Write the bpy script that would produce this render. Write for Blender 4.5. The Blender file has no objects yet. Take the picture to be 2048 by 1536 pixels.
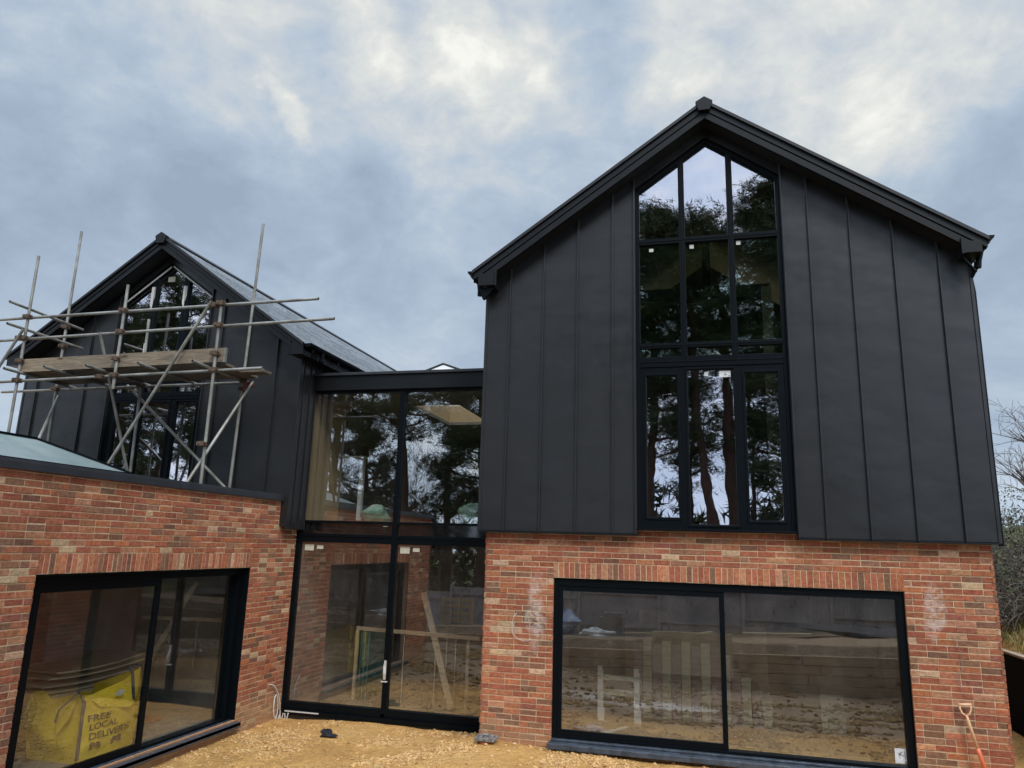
import bpy, math, random
import numpy as np
from mathutils import Vector, Matrix
random.seed(7); rng = np.random.default_rng(7)
S = bpy.context.scene
COL = S.collection
ORG = {}

# ------------------------------------------------------------------ helpers
def tag(o, label=None, cat=None, group=None, kind=None):
    if label: o['label'] = label
    if cat: o['category'] = cat
    if group: o['group'] = group
    if kind: o['kind'] = kind
    return o

def thing(name, loc, label, cat, group=None):
    o = bpy.data.objects.new(name, None); COL.objects.link(o)
    o.location = loc; o.empty_display_size = .2
    ORG[o.name] = Vector(loc)
    return tag(o, label, cat, group)

class MB:
    def __init__(s):
        s.v = []; s.f = []; s.c = []; s.mi = []; s.g = []
    def add(s, vs, fs, col=None, mi=0):
        s.g.append((len(s.v), len(vs), len(s.f), len(fs)))
        n = len(s.v); s.v += [tuple(p) for p in vs]
        for f in fs:
            s.f.append(tuple(i + n for i in f)); s.c.append(col); s.mi.append(mi)
        return s
    def box(s, x0, x1, y0, y1, z0, z1, col=None, mi=0):
        x0, x1 = min(x0, x1), max(x0, x1); y0, y1 = min(y0, y1), max(y0, y1); z0, z1 = min(z0, z1), max(z0, z1)
        return s.add([(x0,y0,z0),(x1,y0,z0),(x1,y1,z0),(x0,y1,z0),(x0,y0,z1),(x1,y0,z1),(x1,y1,z1),(x0,y1,z1)],
                     [(0,3,2,1),(4,5,6,7),(0,1,5,4),(1,2,6,5),(2,3,7,6),(3,0,4,7)], col, mi)
    def prism(s, pts, axis, a, b, col=None, mi=0):
        # pts: 2-D outline; axis 'y': (x,z) extruded a..b in y; 'x': (y,z); 'z': (x,y)
        def P(p, t):
            return {'y': (p[0], t, p[1]), 'x': (t, p[0], p[1]), 'z': (p[0], p[1], t)}[axis]
        n = len(pts)
        vs = [P(p, a) for p in pts] + [P(p, b) for p in pts]
        fs = [tuple(range(n)), tuple(range(2*n - 1, n - 1, -1))]
        for i in range(n):
            j = (i + 1) % n; fs.append((i, i + n, j + n, j))
        return s.add(vs, fs, col, mi)
    def beam(s, p, q, w, h, up=(0,0,1), col=None):
        # rectangular bar from p to q: w across, h along 'up'
        p = Vector(p); q = Vector(q); d = (q - p).normalized(); up = Vector(up)
        sd = d.cross(up)
        if sd.length < 1e-4: sd = d.cross(Vector((1,0,0)))
        sd.normalize(); u = sd.cross(d).normalized()
        vs = []
        for c in (p, q):
            for a, b in ((-1,-1),(1,-1),(1,1),(-1,1)):
                vs.append(c + sd*(a*w/2) + u*(b*h/2))
        return s.add(vs, [(0,3,2,1),(4,5,6,7),(0,1,5,4),(1,2,6,5),(2,3,7,6),(3,0,4,7)], col)
    def tube(s, pts, r, n=10, cap=True, hollow=False, col=None):
        pts = [Vector(p) for p in pts]; rs = r if isinstance(r, (list, tuple)) else [r]*len(pts)
        base = len(s.v); rings = []
        ref = None
        for i, p in enumerate(pts):
            d = (pts[min(i+1, len(pts)-1)] - pts[max(i-1, 0)]).normalized()
            if ref is None:
                ref = Vector((0,0,1)) if abs(d.z) < .9 else Vector((1,0,0))
            a = d.cross(ref).normalized(); b = a.cross(d).normalized(); ref = b
            rings.append([p + (a*math.cos(t) + b*math.sin(t))*rs[i] for t in (2*math.pi*k/n for k in range(n))])
        vs = [v for rg in rings for v in rg]; fs = []
        for i in range(len(rings)-1):
            for k in range(n):
                k2 = (k+1) % n
                fs.append((i*n+k, i*n+k2, (i+1)*n+k2, (i+1)*n+k))
        if cap and not hollow:
            fs.append(tuple(range(n-1, -1, -1))); fs.append(tuple((len(rings)-1)*n + k for k in range(n)))
        if hollow:   # open pipe ends: a short inner wall at each end
            for end, sgn in ((0, 1), (len(rings)-1, -1)):
                p = pts[end]; d = (pts[end+sgn] - p).normalized()
                st = len(vs)
                vs += [p + (v - p)*.82 for v in rings[end]]
                vs += [p + (v - p)*.82 + d*.12 for v in rings[end]]
                for k in range(n):
                    k2 = (k+1) % n
                    fs.append((end*n+k, st+k, st+k2, end*n+k2)); fs.append((st+k, st+n+k, st+n+k2, st+k2))
                fs.append(tuple(st+n+k for k in range(n)))
        return s.add(vs, fs, col)
    def blob(s, c, r, seed=0, n=10, m=7, amp=.15, col=None):
        rr = random.Random(seed); ph = [rr.uniform(0, 6.28) for _ in range(6)]
        vs = []; fs = []
        for i in range(m+1):
            th = math.pi*i/m
            for k in range(n):
                a = 2*math.pi*k/n
                q = 1 + amp*(math.sin(2*a+ph[0])*math.sin(2*th+ph[1]) + .6*math.sin(3*a+ph[2]+th*2) + .5*math.sin(5*th+ph[3]+a))
                vs.append((c[0]+r[0]*q*math.sin(th)*math.cos(a), c[1]+r[1]*q*math.sin(th)*math.sin(a), c[2]+r[2]*q*math.cos(th)))
        for i in range(m):
            for k in range(n):
                k2 = (k+1) % n; fs.append((i*n+k, (i+1)*n+k, (i+1)*n+k2, i*n+k2))
        return s.add(vs, fs, col)
    def build_each(s, name, mats, parent=None, k=1, **kw):
        out = []
        for i in range(0, len(s.g), k):
            g = s.g[i:i+k]; v0 = g[0][0]; v1 = g[-1][0]+g[-1][1]; f0 = g[0][2]; f1 = g[-1][2]+g[-1][3]
            m = MB(); m.v = s.v[v0:v1]; m.f = [tuple(a-v0 for a in f) for f in s.f[f0:f1]]; m.c = s.c[f0:f1]; m.mi = s.mi[f0:f1]
            out.append(m.build(name, mats, parent, **kw))
        return out
    def build(s, name, mats, parent=None, smooth=False, bevel=0, label=None, org=None):
        if not isinstance(mats, (list, tuple)): mats = [mats]
        o0 = ORG[parent.name] if parent is not None else (Vector(org) if org is not None else Vector((0,0,0)))
        me = bpy.data.meshes.new(name)
        me.from_pydata([(x-o0.x, y-o0.y, z-o0.z) for x, y, z in s.v], [], s.f)
        for m in mats: me.materials.append(m)
        if len(mats) > 1: me.polygons.foreach_set('material_index', s.mi)
        if any(c is not None for c in s.c):
            at = me.color_attributes.new('Col', 'FLOAT_COLOR', 'CORNER')
            arr = []
            for f, c in zip(s.f, s.c):
                c = c or (1,1,1); arr += [c[0], c[1], c[2], 1.0]*len(f)
            at.data.foreach_set('color', arr)
        if smooth: me.polygons.foreach_set('use_smooth', [True]*len(me.polygons))
        me.validate(); me.update()
        o = bpy.data.objects.new(name, me); COL.objects.link(o)
        ORG[o.name] = o0
        if parent is not None: o.parent = parent
        else: o.location = o0
        if bevel:
            b = o.modifiers.new('Bevel', 'BEVEL'); b.width = bevel; b.segments = 2; b.limit_method = 'ANGLE'
            b.harden_normals = False
        if label: o['label'] = label
        return o

def copy_thing(o, loc, label=None):
    c = o.copy(); COL.objects.link(c); c.location = loc; ORG[c.name] = Vector(loc)
    for ch in list(o.children):
        d = ch.copy(); COL.objects.link(d); d.parent = c
    if label: c['label'] = label
    return c

# ------------------------------------------------------------------ materials
def new_mat(name):
    m = bpy.data.materials.new(name); m.use_nodes = True
    nt = m.node_tree; b = nt.nodes['Principled BSDF']
    return m, nt, b
def nn(nt, t, **kw):
    n = nt.nodes.new(t)
    for k, v in kw.items():
        if k in n.inputs.keys() if hasattr(n, 'inputs') else False: n.inputs[k].default_value = v
        else: setattr(n, k, v)
    return n
def noise(nt, scale, detail=4, rough=.5, vec=None, dist=0):
    n = nt.nodes.new('ShaderNodeTexNoise'); n.inputs['Scale'].default_value = scale
    n.inputs['Detail'].default_value = detail; n.inputs['Roughness'].default_value = rough
    n.inputs['Distortion'].default_value = dist
    if vec is not None: nt.links.new(vec, n.inputs['Vector'])
    return n
def ramp(nt, fac, stops):
    r = nt.nodes.new('ShaderNodeValToRGB')
    while len(r.color_ramp.elements) < len(stops): r.color_ramp.elements.new(.5)
    for e, (p, c) in zip(r.color_ramp.elements, stops):
        e.position = p; e.color = (*c, 1) if len(c) == 3 else c
    nt.links.new(fac, r.inputs['Fac']); return r
def mathn(nt, op, a, b=None, clamp=False):
    n = nt.nodes.new('ShaderNodeMath'); n.operation = op; n.use_clamp = clamp
    for i, x in enumerate((a, b)):
        if x is None: continue
        if isinstance(x, (int, float)): n.inputs[i].default_value = x
        else: nt.links.new(x, n.inputs[i])
    return n.outputs[0]
def mixc(nt, fac, a, b, mode='MIX'):
    n = nt.nodes.new('ShaderNodeMix'); n.data_type = 'RGBA'; n.blend_type = mode
    if isinstance(fac, (int, float)): n.inputs[0].default_value = fac
    else: nt.links.new(fac, n.inputs[0])
    for i, x in ((6, a), (7, b)):
        if isinstance(x, tuple): n.inputs[i].default_value = (*x, 1) if len(x) == 3 else x
        else: nt.links.new(x, n.inputs[i])
    return n.outputs[2]
def obj_co(nt, scale=(1,1,1)):
    tc = nt.nodes.new('ShaderNodeTexCoord'); mp = nt.nodes.new('ShaderNodeMapping')
    mp.inputs['Scale'].default_value = scale
    nt.links.new(tc.outputs['Object'], mp.inputs['Vector']); return mp.outputs[0]
def bump(nt, b, h, strength=.3, dist=.01):
    n = nt.nodes.new('ShaderNodeBump'); n.inputs['Strength'].default_value = strength
    n.inputs['Distance'].default_value = dist
    nt.links.new(h, n.inputs['Height']); nt.links.new(n.outputs[0], b.inputs['Normal']); return n

def simple(name, c1, c2=None, scale=6, rough=.6, metal=0, bstr=.15, bdist=.004, stretch=(1,1,1), detail=5, spec=.5):
    m, nt, b = new_mat(name); co = obj_co(nt, stretch)
    n = noise(nt, scale, detail, .6, co)
    c2 = c2 or tuple(x*.75 for x in c1)
    r = ramp(nt, n.outputs[0], [(.3, c2), (.7, c1)])
    nt.links.new(r.outputs[0], b.inputs['Base Color'])
    b.inputs['Roughness'].default_value = rough; b.inputs['Metallic'].default_value = metal
    b.inputs['Specular IOR Level'].default_value = spec
    if bstr:
        n2 = noise(nt, scale*4, 4, .6, co); bump(nt, b, n2.outputs[0], bstr, bdist)
    return m

def mat_clad():
    m, nt, b = new_mat('standing_seam_metal'); co = obj_co(nt)
    n = noise(nt, 1.3, 3, .5, obj_co(nt, (1, 1, .35)))
    r = ramp(nt, n.outputs[0], [(.3, (.0140, .0137, .0148)), (.7, (.0185, .0183, .0195))])
    sp = noise(nt, 60, 2, .5, co)
    sr = ramp(nt, sp.outputs[0], [(.76, (0,0,0)), (.80, (1,1,1))])
    big = noise(nt, 2.0, 2, .5, co)
    br = ramp(nt, big.outputs[0], [(.55, (0,0,0)), (.7, (1,1,1))])
    f = mathn(nt, 'MULTIPLY', sr.outputs[0], br.outputs[0]); f = mathn(nt, 'MULTIPLY', f, .25)
    nt.links.new(mixc(nt, f, r.outputs[0], (.25,.25,.25)), b.inputs['Base Color'])
    b.inputs['Roughness'].default_value = .42; b.inputs['Metallic'].default_value = 0; b.inputs['Specular IOR Level'].default_value = .42
    rn = noise(nt, 5, 4, .6, co); rr = ramp(nt, rn.outputs[0], [(.3, (.30,)*3), (.7, (.44,)*3)])
    nt.links.new(rr.outputs[0], b.inputs['Roughness'])
    wv = noise(nt, 1.6, 2, .4, obj_co(nt, (1, 1, 1.5)))
    fine = noise(nt, 260, 2, .5, co)
    h = mathn(nt, 'ADD', wv.outputs[0], mathn(nt, 'MULTIPLY', fine.outputs[0], .012))
    bump(nt, b, h, .5, .03)
    return m

def mat_brick():
    m, nt, b = new_mat('handmade_brick'); co = obj_co(nt)
    at = nt.nodes.new('ShaderNodeAttribute'); at.attribute_name = 'Col'
    n1 = noise(nt, 22, 5, .65, co); n2 = noise(nt, 75, 4, .7, co); n3 = noise(nt, .9, 3, .5, co)
    v1 = ramp(nt, n1.outputs[0], [(.3, (.62,.60,.60)), (.7, (1.28,1.27,1.25))])
    c = mixc(nt, 1.0, at.outputs['Color'], v1.outputs[0], 'MULTIPLY')
    v2 = ramp(nt, n2.outputs[0], [(.30, (.5,.45,.42)), (.42, (1,1,1)), (.64, (1,1,1)), (.78, (1.5,1.5,1.45))])
    c = mixc(nt, .8, c, v2.outputs[0], 'MULTIPLY')
    v3 = ramp(nt, n3.outputs[0], [(.35, (.86,.84,.82)), (.65, (1.10,1.06,1.0))])
    c = mixc(nt, 1.0, c, v3.outputs[0], 'MULTIPLY')
    # white lime bloom: two vertical runs on the gable wall
    sep = nt.nodes.new('ShaderNodeSeparateXYZ')
    g = nt.nodes.new('ShaderNodeNewGeometry'); nt.links.new(g.outputs['Position'], sep.inputs[0])
    tot = None
    wob = noise(nt, 3.2, 4, .6, co); wx = mathn(nt, 'ADD', sep.outputs[0], mathn(nt, 'MULTIPLY', mathn(nt, 'SUBTRACT', wob.outputs[0], .5), .34))
    for (x, z, rx, rz) in ((1.05, 1.74, .15, .60), (6.04, 1.98, .14, .40)):
        a = mathn(nt, 'POWER', mathn(nt, 'ABSOLUTE', mathn(nt, 'DIVIDE', mathn(nt, 'SUBTRACT', wx, x), rx)), 2)
        d = mathn(nt, 'POWER', mathn(nt, 'ABSOLUTE', mathn(nt, 'DIVIDE', mathn(nt, 'SUBTRACT', sep.outputs[2], z), rz)), 2)
        q = mathn(nt, 'SUBTRACT', 1, mathn(nt, 'ADD', a, d), clamp=True)
        tot = q if tot is None else mathn(nt, 'ADD', tot, q)
    en = noise(nt, 9, 5, .7, co)
    e = mathn(nt, 'MULTIPLY', mathn(nt, 'MULTIPLY', tot, 1.25, clamp=True), mathn(nt, 'SUBTRACT', mathn(nt, 'MULTIPLY', en.outputs[0], 7.5), 3.1, clamp=True), clamp=True)
    onlyfront = mathn(nt, 'GREATER_THAN', .3, sep.outputs[1])
    gf = mathn(nt, 'LESS_THAN', mathn(nt, 'ABSOLUTE', mathn(nt, 'SUBTRACT', sep.outputs[1], .12)), .06)
    e = mathn(nt, 'MULTIPLY', mathn(nt, 'MULTIPLY', e, gf), .55)
    c = mixc(nt, e, c, (.66,.60,.56))
    dn = noise(nt, 5, 6, .7, co)   # earth splashed on the lowest courses
    dz = mathn(nt, 'SUBTRACT', mathn(nt, 'ADD', .10, mathn(nt, 'MULTIPLY', dn.outputs[0], .5)), sep.outputs[2])
    c = mixc(nt, mathn(nt, 'MULTIPLY', mathn(nt, 'MULTIPLY', dz, 3.0, clamp=True), .55), c, (.46,.31,.16))
    nt.links.new(c, b.inputs['Base Color'])
    b.inputs['Roughness'].default_value = .92; b.inputs['Specular IOR Level'].default_value = .2
    cr = noise(nt, 16, 6, .75, obj_co(nt, (1, 1, 2.2)), .6)
    h = mathn(nt, 'ADD', mathn(nt, 'MULTIPLY', cr.outputs[0], 1.3), mathn(nt, 'MULTIPLY', n2.outputs[0], .35))
    bump(nt, b, h, .9, .012)
    return m

def mat_mortar():
    return simple('sand_mortar', (.62,.47,.30), (.43,.31,.19), 14, .95, bstr=.6, bdist=.004)

def mat_wood(name, c1, c2, rough=.75, ax=0, gscale=1.0):
    m, nt, b = new_mat(name)
    st = [9, 9, 9]; st[ax] = .8
    co = obj_co(nt, tuple(x*gscale for x in st))
    n = noise(nt, 4, 6, .65, co, .8)
    r = ramp(nt, n.outputs[0], [(.3, c2), (.68, c1)])
    kn = nt.nodes.new('ShaderNodeTexVoronoi'); kn.inputs['Scale'].default_value = 1
    kst = [5, 5, 5]; kst[ax] = 1.9
    nt.links.new(obj_co(nt, tuple(kst)), kn.inputs['Vector'])
    kr = ramp(nt, kn.outputs['Distance'], [(.10, (.28,.2,.15)), (.2, (1,1,1))])
    c = mixc(nt, .9, r.outputs[0], kr.outputs[0], 'MULTIPLY')
    big = noise(nt, 1.2, 3, .5, obj_co(nt)); bgr = ramp(nt, big.outputs[0], [(.3, (.7,.7,.72)), (.7, (1.1,1.08,1.05))])
    c = mixc(nt, 1, c, bgr.outputs[0], 'MULTIPLY')
    nt.links.new(c, b.inputs['Base Color']); b.inputs['Roughness'].default_value = rough
    bump(nt, b, n.outputs[0], .3, .004)
    return m

def mat_glass(name, fac=.2, tint=(.86,.90,.88), gl=(1,1,1), wav=.35, wscale=1.2, dirt=.0):
    m = bpy.data.materials.new(name); m.use_nodes = True; nt = m.node_tree
    for n in list(nt.nodes): nt.nodes.remove(n)
    out = nt.nodes.new('ShaderNodeOutputMaterial')
    tr = nt.nodes.new('ShaderNodeBsdfTransparent'); tr.inputs[0].default_value = (*tint, 1)
    go = nt.nodes.new('ShaderNodeBsdfGlossy'); go.inputs['Color'].default_value = (*gl, 1); go.inputs['Roughness'].default_value = 0.0
    lw = nt.nodes.new('ShaderNodeLayerWeight'); lw.inputs['Blend'].default_value = .5
    f = mathn(nt, 'ADD', mathn(nt, 'MULTIPLY', mathn(nt, 'POWER', lw.outputs['Facing'], 4), 1-fac), fac, clamp=True)
    nz = noise(nt, wscale, 2, .4, obj_co(nt))
    bp = nt.nodes.new('ShaderNodeBump'); bp.inputs['Strength'].default_value = wav; bp.inputs['Distance'].default_value = .004
    nt.links.new(nz.outputs[0], bp.inputs['Height']); nt.links.new(bp.outputs[0], go.inputs['Normal'])
    mx = nt.nodes.new('ShaderNodeMixShader')
    nt.links.new(f, mx.inputs[0]); nt.links.new(tr.outputs[0], mx.inputs[1]); nt.links.new(go.outputs[0], mx.inputs[2])
    last = mx.outputs[0]
    if dirt:
        df = nt.nodes.new('ShaderNodeBsdfDiffuse'); df.inputs[0].default_value = (.55,.5,.42,1)
        dn = noise(nt, 3.5, 6, .7, obj_co(nt, (1,1,.4))); dr = ramp(nt, dn.outputs[0], [(.35, (0,0,0)), (.8, (1,1,1))])
        mz = nt.nodes.new('ShaderNodeMixShader')
        nt.links.new(mathn(nt, 'MULTIPLY', dr.outputs[0], dirt), mz.inputs[0]); nt.links.new(last, mz.inputs[1]); nt.links.new(df.outputs[0], mz.inputs[2])
        last = mz.outputs[0]
    nt.links.new(last, out.inputs[0])
    return m

def mat_soil():
    m, nt, b = new_mat('gravelly_sand'); co = obj_co(nt)
    n1 = noise(nt, .9, 6, .6, co, .4); n2 = noise(nt, 9, 6, .7, co); n3 = noise(nt, 60, 4, .7, co)
    r1 = ramp(nt, n1.outputs[0], [(.32, (.48,.265,.090)), (.5, (.63,.360,.125)), (.68, (.69,.425,.165))])
    r2 = ramp(nt, n2.outputs[0], [(.3, (.72,.70,.68)), (.7, (1.14,1.14,1.12))])
    c = mixc(nt, 1, r1.outputs[0], r2.outputs[0], 'MULTIPLY')
    r3 = ramp(nt, n3.outputs[0], [(.3, (.65,.62,.6)), (.5, (1,1,1)), (.7, (1.15,1.15,1.15))])
    c = mixc(nt, .8, c, r3.outputs[0], 'MULTIPLY')
    g = nt.nodes.new('ShaderNodeNewGeometry'); sp_ = nt.nodes.new('ShaderNodeSeparateXYZ'); nt.links.new(g.outputs['Position'], sp_.inputs[0])
    gn = noise(nt, .8, 5, .6, co); gb = mathn(nt, 'ADD', mathn(nt, 'SUBTRACT', -16.5, sp_.outputs[1]), mathn(nt, 'MULTIPLY', gn.outputs[0], 1.5), clamp=True)
    my = mathn(nt, 'MULTIPLY', mathn(nt, 'ADD', mathn(nt, 'SUBTRACT', -1.9, sp_.outputs[1]), mathn(nt, 'MULTIPLY', gn.outputs[0], .8)), .8, clamp=True)
    mud = ramp(nt, n2.outputs[0], [(.3, (.17,.115,.075)), (.7, (.42,.30,.20))])
    c = mixc(nt, my, c, mud.outputs[0])
    ax = mathn(nt, 'POWER', mathn(nt, 'ABSOLUTE', mathn(nt, 'DIVIDE', mathn(nt, 'SUBTRACT', sp_.outputs[0], 2.2), 2.3)), 2)
    ay = mathn(nt, 'POWER', mathn(nt, 'ABSOLUTE', mathn(nt, 'DIVIDE', mathn(nt, 'ADD', sp_.outputs[1], 4.9), .95)), 2)
    pl_ = mathn(nt, 'MULTIPLY', mathn(nt, 'SUBTRACT', 1, mathn(nt, 'ADD', ax, ay), clamp=True), mathn(nt, 'SUBTRACT', mathn(nt, 'MULTIPLY', n2.outputs[0], 5), 1.6, clamp=True))
    c = mixc(nt, pl_, c, (.62,.57,.52))
    gx = mathn(nt, 'SUBTRACT', mathn(nt, 'ADD', sp_.outputs[0], mathn(nt, 'MULTIPLY', gn.outputs[0], .6)), 8.1, clamp=True)
    turf = ramp(nt, gn.outputs[0], [(.3, (.05,.065,.02)), (.7, (.16,.14,.06))])
    c = mixc(nt, mathn(nt, 'MAXIMUM', gb, gx), c, turf.outputs[0])
    nt.links.new(c, b.inputs['Base Color']); b.inputs['Roughness'].default_value = .95; b.inputs['Specular IOR Level'].default_value = .15
    vo = nt.nodes.new('ShaderNodeTexVoronoi'); vo.inputs['Scale'].default_value = 32; nt.links.new(co, vo.inputs['Vector'])
    h = mathn(nt, 'ADD', mathn(nt, 'MULTIPLY', vo.outputs['Distance'], -.8), n2.outputs[0])
    h = mathn(nt, 'ADD', h, mathn(nt, 'MULTIPLY', n3.outputs[0], .4))
    bump(nt, b, h, 1.0, .03)
    return m

def mat_col(name, rough=.8, ns=40, lo=.7, hi=1.2, bs=.4):
    m, nt, b = new_mat(name); co = obj_co(nt)
    at = nt.nodes.new('ShaderNodeAttribute'); at.attribute_name = 'Col'
    n1 = noise(nt, ns, 4, .6, co); v = ramp(nt, n1.outputs[0], [(.3, (lo,)*3), (.7, (hi,)*3)])
    nt.links.new(mixc(nt, 1, at.outputs['Color'], v.outputs[0], 'MULTIPLY'), b.inputs['Base Color'])
    b.inputs['Roughness'].default_value = rough; b.inputs['Specular IOR Level'].default_value = .25
    bump(nt, b, n1.outputs[0], bs, .004)
    return m

M = dict(
 clad=mat_clad(), brick=mat_brick(), mortar=mat_mortar(),
 trim=simple('black_trim', (.009,.010,.012), (.006,.007,.008), 3, .45, bstr=.1, spec=.22),
 soffit=simple('soffit_board', (.010,.011,.013), (.007,.008,.010), 3, .6),
 frame=simple('frame_black', (.0035,.0055,.0075), (.003,.0045,.006), 5, .4, bstr=.05, spec=.10),
 capmetal=simple('grey_flashing', (.030,.033,.040), (.020,.022,.027), 4, .45, bstr=.25, bdist=.006),
 sill=simple('slate_sill', (.075,.092,.12), (.028,.034,.044), 9, .33, bstr=.6, bdist=.012),
 dpm=simple('black_membrane', (.012,.012,.013), (.03,.028,.025), 5, .5, bstr=.6, bdist=.01),
 glass=mat_glass('double_glazing', .12, (.95,.97,.96), (.98,.97,1.0), .22, 1.1, 0),
 glass_up=mat_glass('upper_link_glazing', .18, (.94,.96,.95), (.98,.98,1.0), .22, 1.1, 0),
 glass_hi=mat_glass('coated_glazing', .31, (.84,.88,.88), (.97,.92,1.0), .35, 1.5, 0),
 glass_mid=mat_glass('mid_glazing', .14, (.80,.90,.86), (.90,.97,.96), .35, 1.5, 0),
 glass_wavy=mat_glass('wavy_glazing', .30, (.76,.80,.80), (.96,.92,1.0), .42, 1.7, 0),
 glass_dirty=mat_glass('dusty_glazing', .20, (.95,.95,.93), (.97,.95,.92), .22, 1.0, .04),
 spandrel=simple('spandrel_glass', (.006,.006,.007), (.010,.009,.009), 2, .05, bstr=.02, spec=.9),
 steel=simple('galvanised_tube', (.38,.37,.335), (.15,.135,.11), 3.2, .5, metal=.4, bstr=.25, bdist=.003, stretch=(1,1,1)),
 rust=simple('rusty_coupler', (.16,.11,.075), (.08,.05,.035), 30, .8, metal=.3, bstr=.5),
 redpaint=simple('red_oxide_paint', (.26,.07,.045), (.14,.04,.03), 20, .6, bstr=.3),
 board=mat_wood('scaffold_board', (.31,.24,.165), (.12,.09,.062), .85, 0),
 deck=mat_wood('dirty_deck_board', (.20,.165,.125), (.09,.072,.055), .9, 0),
 timber=mat_wood('pale_timber', (.56,.44,.27), (.38,.28,.16), .75, 0),
 ply=simple('plywood_sheet', (.58,.47,.33), (.42,.33,.22), 6, .75, stretch=(.6,3,3)),
 sleeper=mat_wood('treated_sleeper', (.52,.38,.24), (.30,.21,.13), .9, 0),
 fencew=mat_wood('weathered_fence', (.46,.42,.43), (.26,.235,.24), .9, 2),
 soil=mat_soil(),
 stone=mat_col('gravel_stone', .9, 60, .72, 1.2),
 roof=None,
 tan=simple('raw_plaster_tan', (.50,.36,.20), (.40,.28,.15), 1.5, .85),
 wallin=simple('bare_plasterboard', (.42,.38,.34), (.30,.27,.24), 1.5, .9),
 dark_in=simple('dark_brown_board', (.19,.165,.14), (.13,.11,.09), 1.5, .9),  # plain dark brown board for ceilings and upstairs inner walls
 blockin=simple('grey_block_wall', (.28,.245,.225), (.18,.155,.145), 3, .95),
 screed=simple('dusty_screed', (.30,.25,.185), (.19,.155,.115), 2.5, .9, bstr=.3, bdist=.01),
 white=simple('white_plastic', (.74,.74,.72), (.62,.62,.60), 8, .5),
 cable=simple('white_cable', (.66,.64,.62), (.5,.48,.45), 20, .45),
 wire=simple('thin_grey_wire', (.30,.28,.26), (.15,.13,.12), 20, .5),
 paper=simple('masking_label', (.60,.56,.44), (.48,.45,.36), 12, .8),
 ink=simple('label_ink', (.05,.05,.06), None, 10, .7, bstr=0),
 red=simple('label_red', (.5,.04,.06), None, 10, .6, bstr=0),
 yellow=simple('woven_yellow', (.84,.62,.035), (.62,.42,.03), 3, .6, bstr=.35, bdist=.006),
 strap=simple('navy_strap', (.05,.07,.11), (.03,.04,.07), 20, .7),
 print=simple('faded_print', (.05,.045,.02), (.03,.03,.015), 14, .8, bstr=0),
 cream=simple('cream_pack', (.56,.54,.43), (.46,.44,.34), 9, .8),
 mauve=simple('mauve_pack', (.34,.27,.29), (.22,.17,.19), 12, .85),
 green=simple('green_sack', (.08,.34,.20), (.55,.60,.50), 5, .6, bstr=.6, bdist=.02),
 blue=simple('blue_sack', (.06,.12,.35), (.5,.52,.55), 6, .6, bstr=.6, bdist=.02),
 rag=simple('navy_cloth', (.018,.02,.035), (.008,.008,.012), 30, .8, bstr=.8, bdist=.01),
 terra=simple('terracotta_pipe', (.36,.12,.055), (.25,.08,.04), 12, .8),
 castblack=simple('dusty_black_cast', (.05,.05,.055), (.35,.33,.30), 18, .6, bstr=.4),
 orange=simple('orange_grip', (.85,.22,.10), (.72,.17,.08), 10, .5),
 peach=simple('worn_wood_handle', (.80,.50,.30), (.66,.37,.20), 10, .5),
 render=simple('white_render', (.86,.86,.86), (.78,.78,.78), 2, .9),
 lantern=simple('frosted_teal_glazing', (.25,.295,.285), (.14,.185,.185), 1.6, .38, bstr=.4, bdist=.004, detail=8, spec=.6),
 coping=simple('pale_coping', (.44,.36,.27), (.30,.24,.17), 6, .85),
 retain=simple('black_tanked_wall', (.0028,.0034,.0055), (.002,.0025,.004), 3, .75, bstr=.3, spec=.04),
 grass=mat_col('dry_grass', .9, 9, .75, 1.25, .2),
 bark=simple('pine_bark', (.16,.10,.07), (.07,.045,.033), 5, .95, bstr=.9, bdist=.04, stretch=(3,3,.7)),
 twig=simple('bare_twig', (.13,.10,.08), (.065,.05,.04), 9, .9),
 needle=mat_col('pine_needle', .75, 3, .8, 1.2, 0),
 leaf=mat_col('bramble_leaf', .7, 6, .75, 1.25, 0),
 far=simple('far_turf', (.10,.13,.05), (.07,.08,.035), .3, .95),
)
def mat_roof():
    m, nt, b = new_mat('slate_roofing'); co = obj_co(nt)
    at = nt.nodes.new('ShaderNodeAttribute'); at.attribute_name = 'Col'
    n = noise(nt, 14, 4, .6, co); r = ramp(nt, n.outputs[0], [(.3, (.75,)*3), (.7, (1.2,)*3)])
    nt.links.new(mixc(nt, 1, at.outputs['Color'], r.outputs[0], 'MULTIPLY'), b.inputs['Base Color'])
    b.inputs['Roughness'].default_value = .24; b.inputs['Specular IOR Level'].default_value = 1.0; b.inputs['Coat Weight'].default_value = .6; b.inputs['Coat Roughness'].default_value = .2
    bump(nt, b, n.outputs[0], .25, .006)
    return m
M['roof'] = mat_roof()

# ------------------------------------------------------------------ brickwork
PAL = [((.38,.138,.080), 30), ((.42,.172,.095), 22), ((.34,.118,.070), 16), ((.46,.235,.140), 12), ((.225,.118,.078), 8),
       ((.53,.37,.24), 5), ((.30,.155,.100), 11), ((.44,.160,.080), 7), ((.30,.112,.078), 6)]
PC = [c for c, w in PAL for _ in range(w)]
def brick_col(bias=1.0):
    c = random.choice(PC); k = random.uniform(.90, 1.14)
    return tuple(min(1, x*k*random.uniform(.95, 1.05)*bias) for x in c)

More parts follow.
